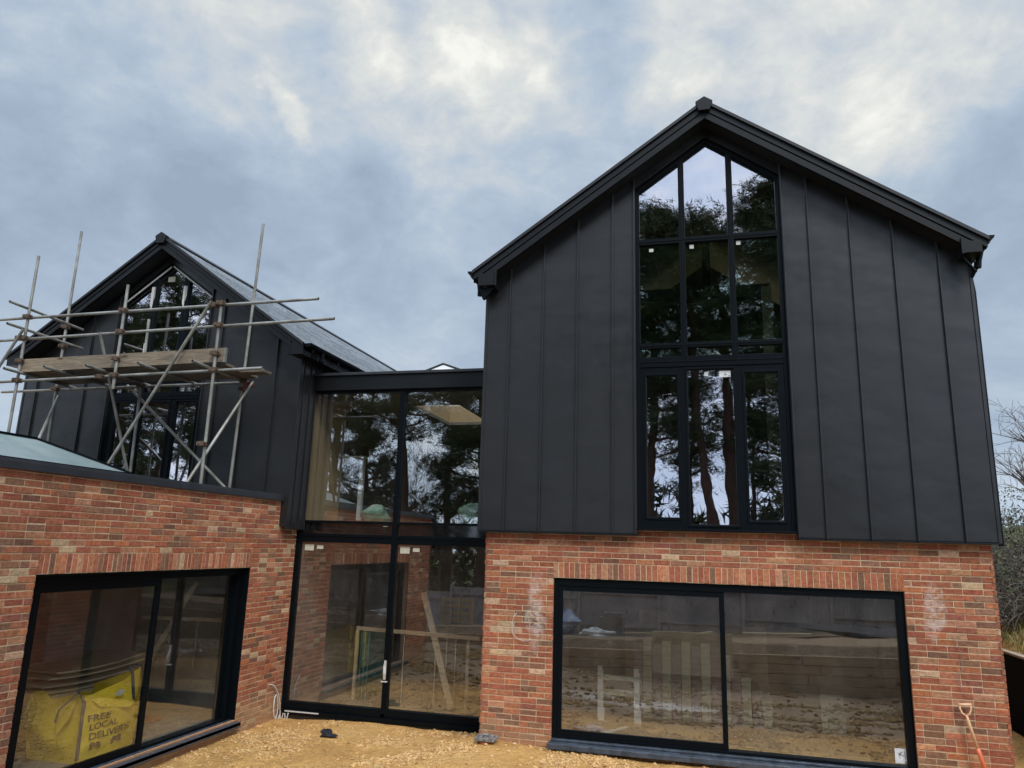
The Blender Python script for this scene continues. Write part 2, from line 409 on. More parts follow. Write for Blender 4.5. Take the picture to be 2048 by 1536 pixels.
def brickwork(mp, a0, a1, z0, z1, holes=(), soldiers=(), zref=0.0, seed=1):
    """mp(a, d, z): wall point (a along the wall, d out of the wall). Returns brick MB and mortar MB."""
    random.seed(seed)
    B = MB(); K = MB()
    flip = Vector(mp(1,0,0)) - Vector(mp(0,0,0)); out = Vector(mp(0,1,0)) - Vector(mp(0,0,0))
    rev = flip.cross(Vector((0,0,1))).dot(out) < 0
    def one(u0, u1, w0, w1, col):
        j = lambda s: random.uniform(-s, s)
        d = random.uniform(-.0025, .0035)
        tl = j(.0015)
        ins = .0045
        vs = [mp(u0, -.03, w0), mp(u1, -.03, w0), mp(u1, -.03, w1), mp(u0, -.03, w1),
              mp(u0+j(.001), d-.005, w0+j(.0015)), mp(u1+j(.001), d-.005, w0+j(.0015)), mp(u1+j(.001), d-.005, w1+j(.0015)), mp(u0+j(.001), d-.005, w1+j(.0015)),
              mp(u0+ins+j(.002), d+tl, w0+ins+j(.002)), mp(u1-ins+j(.002), d+tl, w0+ins+j(.002)), mp(u1-ins+j(.002), d-tl, w1-ins+j(.002)), mp(u0+ins+j(.002), d-tl, w1-ins+j(.002))]
        fs = [(8,9,10,11)]
        for i in range(4):
            k = (i+1) % 4
            fs += [(i, k, k+4, i+4), (i+4, k+4, k+8, i+8)]
        if rev: fs = [f[::-1] for f in fs]
        B.add(vs, fs, col)
    row = int(math.floor((z0 - zref)/.075)) 
    while True:
        zb = zref + row*.075; zt = zb + .065
        if zb >= z1 - .01: break
        if zt > z0:
            # bond: stretchers offset by a half with some headers
            a = a0 - (.1125 if row % 2 else 0)
            segs = []
            while a < a1:
                L = .225 if random.random() < .93 else .1125
                segs.append((a, a + L)); a += L
            blocks = [(h[0], h[1]) for h in holes if zb + .03 > h[2] and zb + .03 < h[3]]
            blocks += [(s[0], s[1]) for s in soldiers if zb + .03 > s[2] and zb + .03 < s[3]]
            for (u0, u1) in segs:
                u0 = max(u0, a0 - .01); u1 = min(u1, a1 + .01)
                parts = [(u0, u1)]
                for b0, b1 in blocks:
                    nw = []
                    for p0, p1 in parts:
                        if p1 <= b0 or p0 >= b1: nw.append((p0, p1)); continue
                        if p0 < b0: nw.append((p0, b0 + .01))
                        if p1 > b1: nw.append((b1 - .01, p1))
                    parts = nw
                for p0, p1 in parts:
                    if p1 - p0 > .02: one(p0 + random.uniform(.001,.004), p1 - random.uniform(.001,.004), max(zb, z0), min(zt, z1), brick_col())
        row += 1
    for s in soldiers:
        n = round((s[1]-s[0])/.075); w = (s[1]-s[0])/n
        for k in range(n):
            c = brick_col(); c = tuple(x*1.08 for x in c)
            one(s[0]+k*w+.004, s[0]+(k+1)*w-.004, s[2]+.004, s[3]-.006, c)
    # mortar bed in strips round the holes
    def slab(u0, u1, w0, w1):
        if u1-u0 < .005 or w1-w0 < .005: return
        vs = [mp(u0,-.25,w0), mp(u1,-.25,w0), mp(u1,-.25,w1), mp(u0,-.25,w1), mp(u0,-.0045,w0), mp(u1,-.0045,w0), mp(u1,-.0045,w1), mp(u0,-.0045,w1)]
        fs = [(4,5,6,7),(3,2,1,0),(0,1,5,4),(1,2,6,5),(2,3,7,6),(3,0,4,7)]
        if rev: fs = [f[::-1] for f in fs]
        K.add(vs, fs)
    if holes:
        h = holes[0]; e0 = a0+.014; e1 = a1-.014
        slab(e0, e1, z0, h[2]); slab(e0, e1, h[3], z1); slab(e0, h[0], h[2], h[3]); slab(h[1], e1, h[2], h[3])
    else: slab(a0+.014, a1-.014, z0, z1)
    return B, K

def wall_part(parent, mp, *a, label=None, **k):
    B, K = brickwork(mp, *a, **k)
    n = len(B.v); w = MB(); w.v = B.v + K.v
    w.f = B.f + [tuple(i+n for i in f) for f in K.f]
    w.c = B.c + [(1,1,1)]*len(K.f); w.mi = [0]*len(B.f) + [1]*len(K.f)
    return w.build('brick_wall', [M['brick'], M['mortar']], parent, label=label)

# ================================================================== RIGHT WING
CX, SL = 3.5, .70
R = thing('gabled_wing', (3.5, 0.12, 0), 'tall right hand gabled wing, black seamed cladding over red brick ground floor', 'house')
front = lambda y0: (lambda a, d, z: (a, y0 - d, z))
wall_part(R, front(.12), .30, 6.735, -.9, 2.90, holes=[(1.29, 5.73, .13, 2.22)], soldiers=[(1.29, 5.73, 2.22, 2.435)], zref=2.435, seed=3)
wall_part(R, (lambda a, d, z: (.30 - d, a, z)), .12, 1.50, -.9, 2.90, zref=2.435, seed=4, label='short brick return wall facing the glazed link')
wall_part(R, (lambda a, d, z: (6.735 + d, a, z)), .12, 6.0, -.9, 2.90, zref=2.435, seed=5, label='long brick side wall facing the bank')
# cladding -----------------------------------------------------------
def ztop(x, c=CX, a=8.90): return a - .712*abs(x - c)
x0, x1 = .22, 6.80
wl, wr = 2.455, 4.51
m = MB()
m.prism([(x0,2.84),(wl,2.84),(wl,ztop(wl)),(x0,ztop(x0))], 'y', 0, .119)
m.prism([(wr,2.84),(x1,2.84),(x1,ztop(x1)),(wr,ztop(wr))], 'y', 0, .119)
zg = 8.66  # window head apex
m.prism([(wl, zg-.712*(CX-wl)),(CX,zg),(CX,ztop(CX)),(wl,ztop(wl))], 'y', 0.0, .119)
m.prism([(CX,zg),(wr, zg-.712*(wr-CX)),(wr,ztop(wr)),(CX,ztop(CX))], 'y', 0.0, .119)
# side walls clad
m.box(.20, .299, .121, 9.0, 2.84, 6.55); m.box(6.737, 6.82, .121, 9.0, 2.84, 6.55)
clad = m.build('cladding', M['clad'], R, bevel=.004)
m = MB()
for sx in (.586, 1.101, 1.612, 2.128, wl-.012, wr+.012, 4.856, 5.38, 5.907, 6.435):
    zt = ztop(sx) - .01
    m.box(sx-.011, sx+.011, -.036, .002, 2.832, zt)
    m.box(sx-.020, sx+.020, -.006, .003, 2.834, zt)
m.build_each('standing_seam', M['clad'], R, 2, bevel=.003); m = MB()
for sx in (x0, x1): m.box(sx-.02, sx+.02, -.012, .10, 2.828, ztop(sx)-.02)
for yy in (.6, 1.1, 1.6, 2.1, 2.6, 3.1, 3.6, 4.1):
    m.box(.175, .205, yy-.011, yy+.011, 2.832, 6.5)
    m.box(6.815, 6.845, yy-.011, yy+.011, 2.832, 6.5)
m.build_each('standing_seam', M['clad'], R, bevel=.003)
m = MB(); m.box(x0, wl+.01, -.014, .118, 2.815, 2.838); m.box(wr-.01, x1, -.014, .118, 2.815, 2.838)
m.build_each('base_flashing', M['trim'], R)
# trim strip under the soffit, following the rake
m = MB()
for s in (-1, 1):
    xe = CX + s*3.29; ze = ztop(xe)
    m.prism([(CX, ztop(CX)-.0), (xe, ze), (xe, ze-.055), (CX, ztop(CX)-.055)], 'y', -.03, -.001)
m.build('rake_trim', M['trim'], R)
# roof -----------------------------------------------------------------
def roof_pair(parent, cx, apex, yb, yend, half, sl, soffit_z, label=None):
    """slate roof with verge; apex/top line z=apex-sl*|x-cx|"""
    random.seed(11)
    for s in (-1, 1):
        w = MB()
        nr = int(half*math.hypot(1, sl)/.19)
        for r in range(nr+1):
            t0 = half*r/nr; t1 = min(half, half*(r+1.25)/nr)
            if t1 <= t0: continue
            zA = apex - sl*t0 ; zB = apex - sl*t1
            y = yb + (.0 if r % 2 else -.0)
            off = -.25 if r % 2 else 0
            yy = yb + off
            while yy < yend:
                ya = max(yy, yb); yb2 = min(yy + .495, yend)
                if yb2 > ya:
                    k = random.uniform(.75, 1.2); c = (.30*k, .325*k, .35*k)
                    xa = cx + s*t0; xb = cx + s*t1
                    vs = [(xa, ya, zA-.012), (xb, ya, zB+.004), (xb, yb2, zB+.004), (xa, yb2, zA-.012),
                          (xa, ya, zA-.006), (xb, ya, zB+.026), (xb, yb2, zB+.026), (xa, yb2, zA-.006)]
                    fs = [(4,5,6,7),(3,2,1,0),(0,1,5,4),(1,2,6,5),(2,3,7,6),(3,0,4,7)]
                    if s < 0: fs = [f[::-1] for f in fs]
                    w.add(vs, fs, c)
                yy += .5
        w.build('roof_slope', M['roof'], parent)
        w = MB(); f_v = lambda x: apex+.032 - sl*abs(x-cx)
        w.prism([(cx, f_v(cx)), (cx+s*half, f_v(cx+s*half)), (cx+s*half, f_v(cx+s*half)-.05), (cx, f_v(cx)-.05)], 'y', yb-.015, yb+.05)
        w.build('verge_trim', M['soffit'], parent)
        w = MB()   # underboard
        w.prism([(cx, apex-.02), (cx+s*half, apex-.02-sl*half), (cx+s*half, apex-.09-sl*half), (cx, apex-.09)], 'y', yb+.06, yend)
        w.build('roof_deck', M['soffit'], parent)
roof_pair(R, CX, 9.03, -.33, 9.2, 3.44, SL, 0)
def verge(parent, cx, apex, yb, half, sl, d1, d2, ydeep):
    for s in (-1, 1):
        xe = cx + s*half; f = lambda x: apex - sl*abs(x-cx)
        m = MB()
        m.prism([(cx, f(cx)-.028), (xe, f(xe)-.028), (xe, f(xe)-d1), (cx, f(cx)-d1)], 'y', yb-.012, yb+.05)
        m.prism([(cx, f(cx)-d1-.012), (xe-s*.04, f(xe-s*.04)-d1-.012), (xe-s*.22, f(xe-s*.22)-d2), (cx, f(cx)-d2)], 'y', yb, yb+.045)
        m.prism([(cx, f(cx)-d1+.01), (xe-s*.04, f(xe-s*.04)-d1+.01), (xe-s*.05, f(xe-s*.05)-d1-.02), (cx, f(cx)-d1-.02)], 'y', yb+.012, yb+.04)
        m.build('bargeboard', M['trim'], parent, bevel=.003)
        m = MB()
        m.prism([(cx, f(cx)-d2+.03), (xe-s*.2, f(xe-s*.2)-d2+.03), (xe-s*.2, f(xe-s*.2)-d2+.015), (cx, f(cx)-d2+.015)], 'y', yb+.04, ydeep)
        m.build('soffit', M['soffit'], parent)
verge(R, CX, 9.03, -.30, 3.42, SL, .125, .245, .02)
def ridge_cap(parent, cx, z, yb, yend):
    m = MB()
    m.prism([(cx, z), (cx+.118, z-.08), (cx+.075, z-.222), (cx-.085, z-.222), (cx-.125, z-.075)], 'y', yb-.05, yb+.03)
    c = m.build('ridge_cap', M['trim'], parent, bevel=.006)
    m = MB()
    for s in (-1, 1):
        m.prism([(cx, z-.01), (cx+s*.115, z-.095), (cx+s*.115, z-.12), (cx, z-.035)], 'y', yb+.031, yend)
    m.build('ridge_tile', M['capmetal'], parent)
ridge_cap(R, CX, 9.10, -.32, 9.2)
def box_end(parent, xa, xb, z0, z1, yb, s):
    m = MB()
    m.box(xa, xb, yb-.02, yb+.28, z0, z1)
    xi = xa if s > 0 else xb   # inner side
    m.box(xi-.02*s-.012, xi-.02*s+.022, yb-.026, yb-.002, z0-.01, z1+.05)
    m.build('box_end', M['trim'], parent, bevel=.003)
box_end(R, .16, .40, 6.415, 6.60, -.30, -1); box_end(R, 6.655, 6.86, 6.455, 6.61, -.30, 1)
def gutter(parent, x, z, y0, y1, s):
    m = MB(); r = .062; n = 8
    pts = [(x + r*math.cos(math.pi+math.pi*k/n), z + r*math.sin(math.pi+math.pi*k/n)) for k in range(n+1)]
    pin = [(x + (r-.008)*math.cos(math.pi+math.pi*k/n), z + (r-.008)*math.sin(math.pi+math.pi*k/n)) for k in range(n, -1, -1)]
    m.prism(pts + pin, 'y', y0, y1)
    m.prism(pts, 'y', y0-.008, y0)
    y = y0 + .15
    while y < y1:
        m.prism([(px*1.0+(px-x)*.12, pz+(pz-z)*.12) for px, pz in pts], 'y', y, y+.035)
        m.box(x-.012, x+.012, y, y+.035, z-.12, z-.06)
        y += .9
    return m.build('gutter', M['frame'], parent)
gutter(R, .045, 6.655, -.30, 9, -1); gutter(R, 6.955, 6.675, -.30, 9, 1)
m = MB()  # diagonal soffit return and outlet stub at each eave
m.prism([(.15,6.40),(.22,6.22),(.245,6.22),(.39,6.40)], 'y', -.25, -.20)
m.tube([(.10,-.1,6.60),(.13,-.1,6.36)], .034, 10); m.tube([(.13,-.1,6.40),(.13,-.1,6.33)], .041, 10)
m.build('downpipe_outlet', M['frame'], R)
m = MB()
m.prism([(6.66,6.44),(6.80,6.22),(6.78,6.22),(6.66,6.40)], 'y', -.25, -.20)
m.tube([(6.93,-.1,6.62),(6.86,-.1,6.36)], .036, 10); m.tube([(6.865,-.1,6.40),(6.855,-.1,6.32)], .044, 10)
m.tube([(6.86,-.08,6.36),(6.80,.02,6.22),(6.83,.06,6.05),(6.83,.06,2.8)], .03, 10)
m.build('downpipe_outlet', M['frame'], R)
# gable window ---------------------------------------------------------
def rect_ring(m, a0, a1, z0, z1, t, y0, y1):
    m.box(a0, a1, y0, y1, z0, z0+t); m.box(a0, a1, y0, y1, z1-t, z1)
    m.box(a0, a0+t, y0, y1, z0+t, z1-t); m.box(a1-t, a1, y0, y1, z0+t, z1-t)
def gable_window(parent, cx, w0, w1, zb, zapex, sl, mull, trans, doors, y, pane_mats, sticker_fn=None):
    """frame in one mesh with panes as children"""
    f = lambda x: zapex - sl*abs(x-cx)
    m = MB(); t = .06
    m.box(w0, w0+t, y-.04, y+.05, zb, f(w0)-.02); m.box(w1-t, w1, y-.04, y+.05, zb, f(w1)-.02)
    for s, w in ((-1, w0), (1, w1)):
        m.prism([(cx, f(cx)), (w, f(w)), (w, f(w)-.075), (cx, f(cx)-.075)], 'y', y-.042, y+.05)
        m.prism([(cx, f(cx)-.078), (w-s*.06, f(w-s*.06)-.078), (w-s*.06, f(w-s*.06)-.10), (cx, f(cx)-.10)], 'y', y-.028, y+.04)
    for (xm, ww) in mull:
        m.box(xm-ww/2, xm+ww/2, y-.045, y+.045, trans[-1][0], f(xm)-.04)
        m.box(xm-.008, xm+.008, y-.052, y-.044, trans[-1][0], f(xm)-.08)
    for zt, tt in trans:
        m.box(w0+t, w1-t, y-.043, y+.044, zt-tt/2, zt+tt/2)
        m.box(w0+t, w1-t, y-.05, y-.042, zt-.008, zt+.008)
    # doors block: list of (x0,x1,z0,z1) glass openings; fill the rest
    dz0, dz1 = zb, trans[-1][0]-trans[-1][1]/2
    xs = w0+t
    for (a, b, c, d) in doors:
        m.box(xs, a, y-.03, y+.04, dz0, dz1)
        m.box(a, b, y-.03, y+.04, dz0, c); m.box(a, b, y-.03, y+.04, d, dz1)
        # casement lip
        rect_ring(m, a-.035, b+.035, c-.035, d+.035, .03, y-.042, y-.031)
        xs = b
    m.box(xs, w1-t, y-.03, y+.04, dz0, dz1)
    m.box(w0-.03, w1+.03, y-.09, y+.02, zb-.03, zb-.002)
    win = m.build('gable_window', M['frame'], parent, bevel=.003)
    # panes
    xs = [w0+t] + [q for xm, ww in mull for q in (xm-ww/2, xm+ww/2)] + [w1-t]
    levels = [trans[i][0] for i in range(len(trans))]
    def pane(pts, mt):
        k = MB(); k.prism(pts, 'y', y, y+.006); return k.build('pane', mt, win)
    for i in range(0, len(xs), 2):
        a, b = xs[i]-.01, xs[i+1]+.01
        top = trans[0][0]
        pts = [(a, top), (b, top), (b, f(b)-.05)]
        if a < cx < b: pts.append((cx, f(cx)-.05))
        pts.append((a, f(a)-.05)); pane(pts, pane_mats[0])
        for j in range(len(trans)-1):
            pane([(a, trans[j+1][0]), (b, trans[j+1][0]), (b, trans[j][0]), (a, trans[j][0])], pane_mats[1])
    for (a, b, c, d) in doors: pane([(a-.01, c-.01), (b+.01, c-.01), (b+.01, d+.01), (a-.01, d+.01)], pane_mats[2])
    return win
GW = gable_window(R, CX, 2.46, 4.505, 2.92, 8.645, .712, [(3.135,.085),(3.82,.085)], [(7.063,.085),(5.475,.07),(5.235,.15)],
   [(2.60,3.02,3.07,5.035),(3.172,3.78,2.985,5.11),(3.935,4.355,3.05,5.045)], .075, [M['glass_hi'], M['glass_mid'], M['glass_wavy']])
def sticker(parent, quads, mat, y):
    m = MB()
    for (a0, a1, z0, z1) in quads: m.box(a0, a1, y-.002, y, z0, z1)
    return m.build('sticker', mat, parent)
for q in ((2.66,2.72,6.92,6.97),(3.24,3.30,6.93,6.99),(3.89,3.95,6.94,7.0),(3.40,3.45,5.02,5.08)): sticker(GW, [q], M['cable'], .072)
lb = sticker(GW, [(3.60,3.75,5.0,5.09)], M['white'], .072)
sticker(GW, [(3.66,3.70,5.03,5.036),(3.675,3.68,5.02,5.07),(3.72,3.74,5.01,5.02)], M['ink'], .0695).name = 'sticker_writing'
# ground floor window
def slide_window(parent, frame_boxes, panes, gl):
    m = MB()
    for b in frame_boxes: m.box(*b)
    w = m.build('sliding_window', M['frame'], parent, bevel=.003)
    for p in panes:
        k = MB(); k.box(*p); k.build('pane', gl, w)
    return w
yf = .165
W = slide_window(R, [
  (1.30,5.72,yf,yf+.14,2.115,2.21), (1.30,1.36,yf,yf+.14,.13,2.115), (5.64,5.72,yf,yf+.14,.13,2.115), (1.36,5.64,yf,yf+.14,.13,.185),
  (1.36,3.57,yf+.01,yf+.05,2.045,2.114), (1.36,1.42,yf+.01,yf+.05,.186,2.045), (3.505,3.57,yf+.01,yf+.05,.186,2.045), (1.42,3.505,yf+.01,yf+.05,.186,.26),
  (1.80,2.35,yf-.006,yf+.01,2.15,2.162),(4.10,4.65,yf-.006,yf+.01,2.15,2.162)],
  [(1.41,3.51,yf+.03,yf+.036,.25,2.05), (3.56,5.65,yf+.07,yf+.076,.18,2.12)], M['glass_dirty'])
m = MB(); m.box(1.27,5.75,-.02,.17,.095,.122); m.box(1.27,5.75,-.034,-.021,.055,.118); m.box(1.30,5.72,.10,.165,.126,.15)
m.build('sill', M['sill'], W, bevel=.005)
m = MB(); m.box(5.50,5.625,yf+.064,yf+.068,.215,.38); m.build('sticker', M['white'], W)
m = MB()
m.beam((5.535,yf+.062,.30),(5.585,yf+.062,.35),.004,.003,(0,1,0)); m.beam((5.53,yf+.062,.33),(5.60,yf+.062,.30),.004,.003,(0,1,0)); m.beam((5.55,yf+.062,.27),(5.56,yf+.062,.35),.004,.003,(0,1,0))
for k in range(5): m.box(5.606,5.613,yf+.061,yf+.063,.27+.018*k,.281+.018*k)
m.build('sticker_writing', M['ink'], W)
m = MB(); m.box(5.605,5.62,yf+.061,yf+.063,.222,.24); m.build('sticker_patch', M['red'], W)
# interior of the right wing
m = MB(); m.box(.55,6.48,.36,5.6,.02,.14); m.build('floor', M['screed'], R)
m = MB(); m.box(.56,6.48,5.6,5.75,.14,2.6); m.build('inner_wall', M['blockin'], R)
m = MB(); m.box(.50,.56,.38,5.6,.14,2.6); m.build('inner_wall', M['wallin'], R)
m = MB(); m.box(6.42,6.48,.38,5.6,.14,2.6); m.build('inner_wall', M['blockin'], R)
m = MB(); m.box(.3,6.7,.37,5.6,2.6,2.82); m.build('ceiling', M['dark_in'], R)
# upstairs room
m = MB(); m.box(.31,6.73,.15,6,2.84,2.9); m.build('floor', M['screed'], R)
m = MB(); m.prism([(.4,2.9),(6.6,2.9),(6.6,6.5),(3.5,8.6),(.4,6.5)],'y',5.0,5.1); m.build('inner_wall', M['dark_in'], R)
m = MB(); m.box(2.0,4.55,2.6,2.75,7.0,7.24); m.build('tie_beam', M['soffit'], R)
m = MB(); m.box(3.42,3.56,2.6,2.75,7.25,8.45); m.build('king_post', M['soffit'], R)
m = MB(); m.box(4.35,4.50,1.8,1.95,2.9,6.9); m.build('timber_post', M['timber'], R)
m = MB(); m.box(.31,.36,.2,5,2.9,6.4); m.box(6.68,6.73,.2,5,2.9,6.4); m.build_each('inner_wall', M['dark_in'], R)

# ================================================================== LEFT WING
LX = -6.24
Lw = thing('gabled_wing', (-6.24, .75, 3.3), 'lower black clad gable wing behind the scaffold with a slate roof slope running back', 'house')
def zl(x): return 7.78 - .70*abs(x - LX)
xa, xb = -9.20, -3.33; lwl, lwr = -7.24, -5.25; Y0 = .75
m = MB()
m.prism([(xa,2.84),(lwl,2.84),(lwl,zl(lwl)),(xa,zl(xa))], 'y', Y0, Y0+.119)
m.prism([(lwr,2.84),(xb,2.84),(xb,zl(xb)),(lwr,zl(lwr))], 'y', Y0, Y0+.119)
for s, w in ((-1,lwl),(1,lwr)):
    zz = 7.66-.70*abs(w-LX)
    m.prism([(LX,7.66),(w,zz),(w,zl(w)),(LX,zl(LX))], 'y', Y0, Y0+.119)
m.box(-3.452,-3.33,Y0+.121,1.335,2.80,5.78)
m.box(-3.452,-3.33,1.40,11.5,5.42,5.78)
m.box(-9.2,-9.1,Y0+.121,11.5,2.84,5.78)
m.build('cladding', M['clad'], Lw, bevel=.004)
m = MB()
for sx in (-8.90,-8.45,-7.79,lwl-.012,lwr+.012,-4.95,-4.40,-3.79):
    m.box(sx-.011, sx+.011, Y0-.036, Y0+.002, 2.84, zl(sx)-.01); m.box(sx-.02, sx+.02, Y0-.006, Y0+.003, 2.84, zl(sx)-.01)
m.build_each('standing_seam', M['clad'], Lw, 2, bevel=.003); m = MB()
for sx in (xa, xb): m.box(sx-.02, sx+.02, Y0-.012, Y0+.10, 2.79, zl(sx)-.02)
for yy in (.90, 1.13, 1.315): m.box(-3.332,-3.305,yy-.012,yy+.012,2.79,5.76)
for yy in np.arange(1.6, 11, .5): m.box(-3.332,-3.305,yy-.011,yy+.011,5.53,5.76)
m.build_each('standing_seam', M['clad'], Lw, bevel=.003)
m = MB()
roof_pair(Lw, LX, 8.04, .41, 11.65, 3.12, .70, 0)
verge(Lw, LX, 8.04, .44, 3.10, .70, .11, .22, .77)
ridge_cap(Lw, LX, 8.12, .42, 11.65)
box_end(Lw, -3.36, -3.12, 5.68, 5.88, .44, 1); box_end(Lw, -9.36, -9.12, 5.68, 5.88, .44, -1)
gutter(Lw, -3.05, 5.87, .46, 11.6, 1); gutter(Lw, -9.43, 5.87, .46, 11.6, -1)
m = MB(); m.box(-3.135,-3.115,.75,11.6,5.68,5.84); m.box(-3.33,-3.135,.78,11.6,5.68,5.70); m.build('fascia', M['trim'], Lw)
m = MB(); m.tube([(-3.05,.95,5.82),(-3.05,.95,5.66)], .036, 10); m.tube([(-3.05,.95,5.72),(-3.05,.95,5.655)], .044, 10); m.build('downpipe_outlet', M['frame'], Lw)
GL = gable_window(Lw, -6.225, -7.22, -5.255, 3.25, 7.655, .70, [(-6.56,.12),(-5.87,.12)], [(5.36,.09),(5.10,.14)],
   [(-7.06,-6.66,3.40,4.98),(-6.52,-5.93,3.36,4.98),(-5.78,-5.36,3.40,4.98)], .82, [M['glass_hi'], M['glass'], M['glass_wavy']])
m = MB(); sl_ = .70
for s, w in ((-1,-7.2),(1,-5.27)):
    f = lambda x: 7.60-sl_*abs(x+6.225)
    m.prism([(-6.225+s*.02,f(-6.225)),(w,f(w)),(w,f(w)-.035),(-6.225+s*.02,f(-6.225)-.035)], 'y', .765, .777)
m.build('protective_strip', M['cable'], GL)
for (a, z0, z1) in ((-6.59,6.75,7.20),(-5.89,6.75,7.18),(-6.60,5.5,6.1)):
    m = MB(); m.prism([(a-.035,z0+.1),(a+.005,z0),(a+.045,z0+.25),(a+.04,z1),(a-.035,z1)], 'y', .768, .774); m.build('protective_strip', M['cable'], GL)
m = MB(); m.box(-6.33,-6.18,.815,.819,7.30,7.40); m.build('sticker', M['paper'], GL)
# room behind
m = MB(); m.box(-9.0,-3.5,.95,6,3.1,3.2); m.build('floor', M['screed'], Lw)
m = MB(); m.prism([(-9.0,3.2),(-3.5,3.2),(-3.5,5.7),(-6.24,7.6),(-9.0,5.7)],'y',4.6,4.7); m.build('inner_wall', M['dark_in'], Lw)
m = MB(); m.box(-7.9,-4.5,2.0,2.12,5.15,5.32); m.build('tie_beam', M['soffit'], Lw)

# ================================================================== GLAZED LINK
K_ = thing('glazed_link', (-1.6, 1.34, 0), 'two storey glazed link with black frames between the two gabled wings', 'building')
y = 1.34
m = MB()
m.box(-3.45,.30,1.26,1.42,5.225,5.485); m.build('fascia', M['trim'], K_, bevel=.004)
m = MB(); m.box(-3.50,.33,1.225,1.36,5.487,5.535); m.build('roof_edge', M['capmetal'], K_, bevel=.004)
m = MB()
for b_ in ((-3.5,-2.10,1.36,9),(-1.04,.33,1.36,9),(-2.10,-1.04,1.36,2.64),(-2.10,-1.04,4.97,9)): m.box(*b_,5.40,5.47)
m.build('flat_roof', M['dpm'], K_)
m = MB()
m.box(-3.447,-3.37,y-.03,y+.09,-.07,5.224); m.box(.20,.295,y-.03,y+.09,-.07,5.224)
m.box(-1.685,-1.595,y-.03,y+.09,-.02,5.224)
for a, b in ((-3.37,-1.685),(-1.595,.20)):
    m.box(a,b,y-.03,y+.09,5.185,5.224); m.box(a,b,y-.03,y+.09,2.925,2.965); m.box(a,b,y-.034,y+.09,2.60,2.745)
    m.box(a,b,y-.045,y-.035,2.70,2.715); m.box(a,b,y-.03,y+.09,-.07,.05)
m.box(-3.40,.28,y-.022,y+.02,-.02,.0)
DW = m.build('glazed_screen', M['frame'], K_, bevel=.003)
for (a, b, c, d, gl) in ((-3.38,-1.68,2.955,5.19,'glass_up'),(-1.60,.21,2.955,5.19,'glass_up'),(-3.38,-1.68,.04,2.61,'glass_dirty'),(-1.60,.21,.04,2.61,'glass_dirty')):
    k = MB(); k.box(a,b,y+.02,y+.026,c,d); k.build('pane', M[gl], DW)
for a, b in ((-3.38,-1.68),(-1.60,.21)):
    k = MB(); k.box(a,b,y+.005,y+.02,2.74,2.93); k.build('spandrel_panel', M['spandrel'], DW)
for q in ((-3.287,-3.116,2.458,2.561),(-3.06,-2.94,2.488,2.545),(-1.532,-1.366,2.458,2.568),(-1.31,-1.193,2.49,2.552)):
    k = MB(); k.box(q[0],q[1],y+.012,y+.0145,q[2],q[3]); k.build('sticker', M['paper'], DW)
m = MB(); m.box(-1.86,-1.78,y+.003,y+.0045,2.885,2.893); m.build('sticker', M['white'], DW)
m = MB()
m.tube([(-1.645,y-.06,.50),(-1.64,y-.075,.60),(-1.65,y-.06,.70),(-1.642,y-.07,.79)], [.016,.026,.022,.012], 8)
m.box(-1.655,-1.63,y-.05,y-.03,.50,.78); m.box(-1.70,-1.60,y-.06,y-.03,.46,.475)
m.build('door_handle', M['cable'], DW)
m = MB(); m.box(-3.43,.29,1.24,1.40,-.135,-.072); m.build('threshold', M['frame'], K_)
m = MB(); m.box(-3.44,.295,1.275,1.42,-.9,-.137)
m.build('damp_membrane', M['dpm'], K_)
m = MB(); m.box(-3.33,-2.72,1.235,1.25,-.095,-.075)
m.tube([(-3.40,1.22,-.10),(-3.39,1.22,-.2),(-3.36,1.22,-.22),(-3.34,1.22,-.12),(-3.31,1.22,-.12),(-3.30,1.22,-.21),(-3.27,1.22,-.21),(-3.25,1.22,-.11)], .010, 6)
m.build('sealant_bead', M['cable'], K_)
# link interior
m = MB(); m.box(-3.36,.28,1.46,8.5,-.10,.02); m.build('floor', M['screed'], K_)
m = MB(); m.box(-3.36,.28,1.44,8.5,2.80,2.95); m.build('upper_floor', M['screed'], K_)
m = MB(); m.box(-3.44,-3.36,1.44,8.5,.02,2.80); m.box(.22,.28,1.52,8.5,.02,2.80); m.build_each('inner_wall', M['blockin'], K_)
m = MB(); m.box(-3.45,-3.37,1.44,2.6,2.95,5.2); m.build('inner_wall', M['tan'], K_, label='tan boarded inner wall at the left end')
m = MB(); m.box(-3.45,-3.37,2.6,8.5,2.95,5.2); m.box(.22,.28,1.44,8.5,2.95,5.2); m.build_each('inner_wall', M['dark_in'], K_)
m = MB(); m.box(-3.48,.30,8.49,8.6,.02,5.3); m.build('inner_wall', M['blockin'], K_)
m = MB()
m.box(-3.45,.28,1.44,2.68,5.2,5.26); m.box(-3.45,.28,4.93,8.5,5.2,5.26); m.box(-3.45,-2.06,2.68,4.93,5.2,5.26); m.box(-1.08,.28,2.68,4.93,5.2,5.26)
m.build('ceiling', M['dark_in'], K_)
m = MB(); m.box(-2.10,-2.06,2.66,4.95,5.26,5.62); m.box(-1.08,-1.04,2.66,4.95,5.26,5.62); m.box(-2.06,-1.08,4.93,4.97,5.26,5.62); m.box(-2.06,-1.08,2.64,2.68,5.26,5.62)
m.build('rooflight_shaft', M['tan'], K_)
m = MB(); m.box(-2.10,-1.04,2.64,4.97,5.622,5.63); m.build('rooflight_pane', mat_glass('rooflight_glass', .03, (.9,.9,.9)), K_)

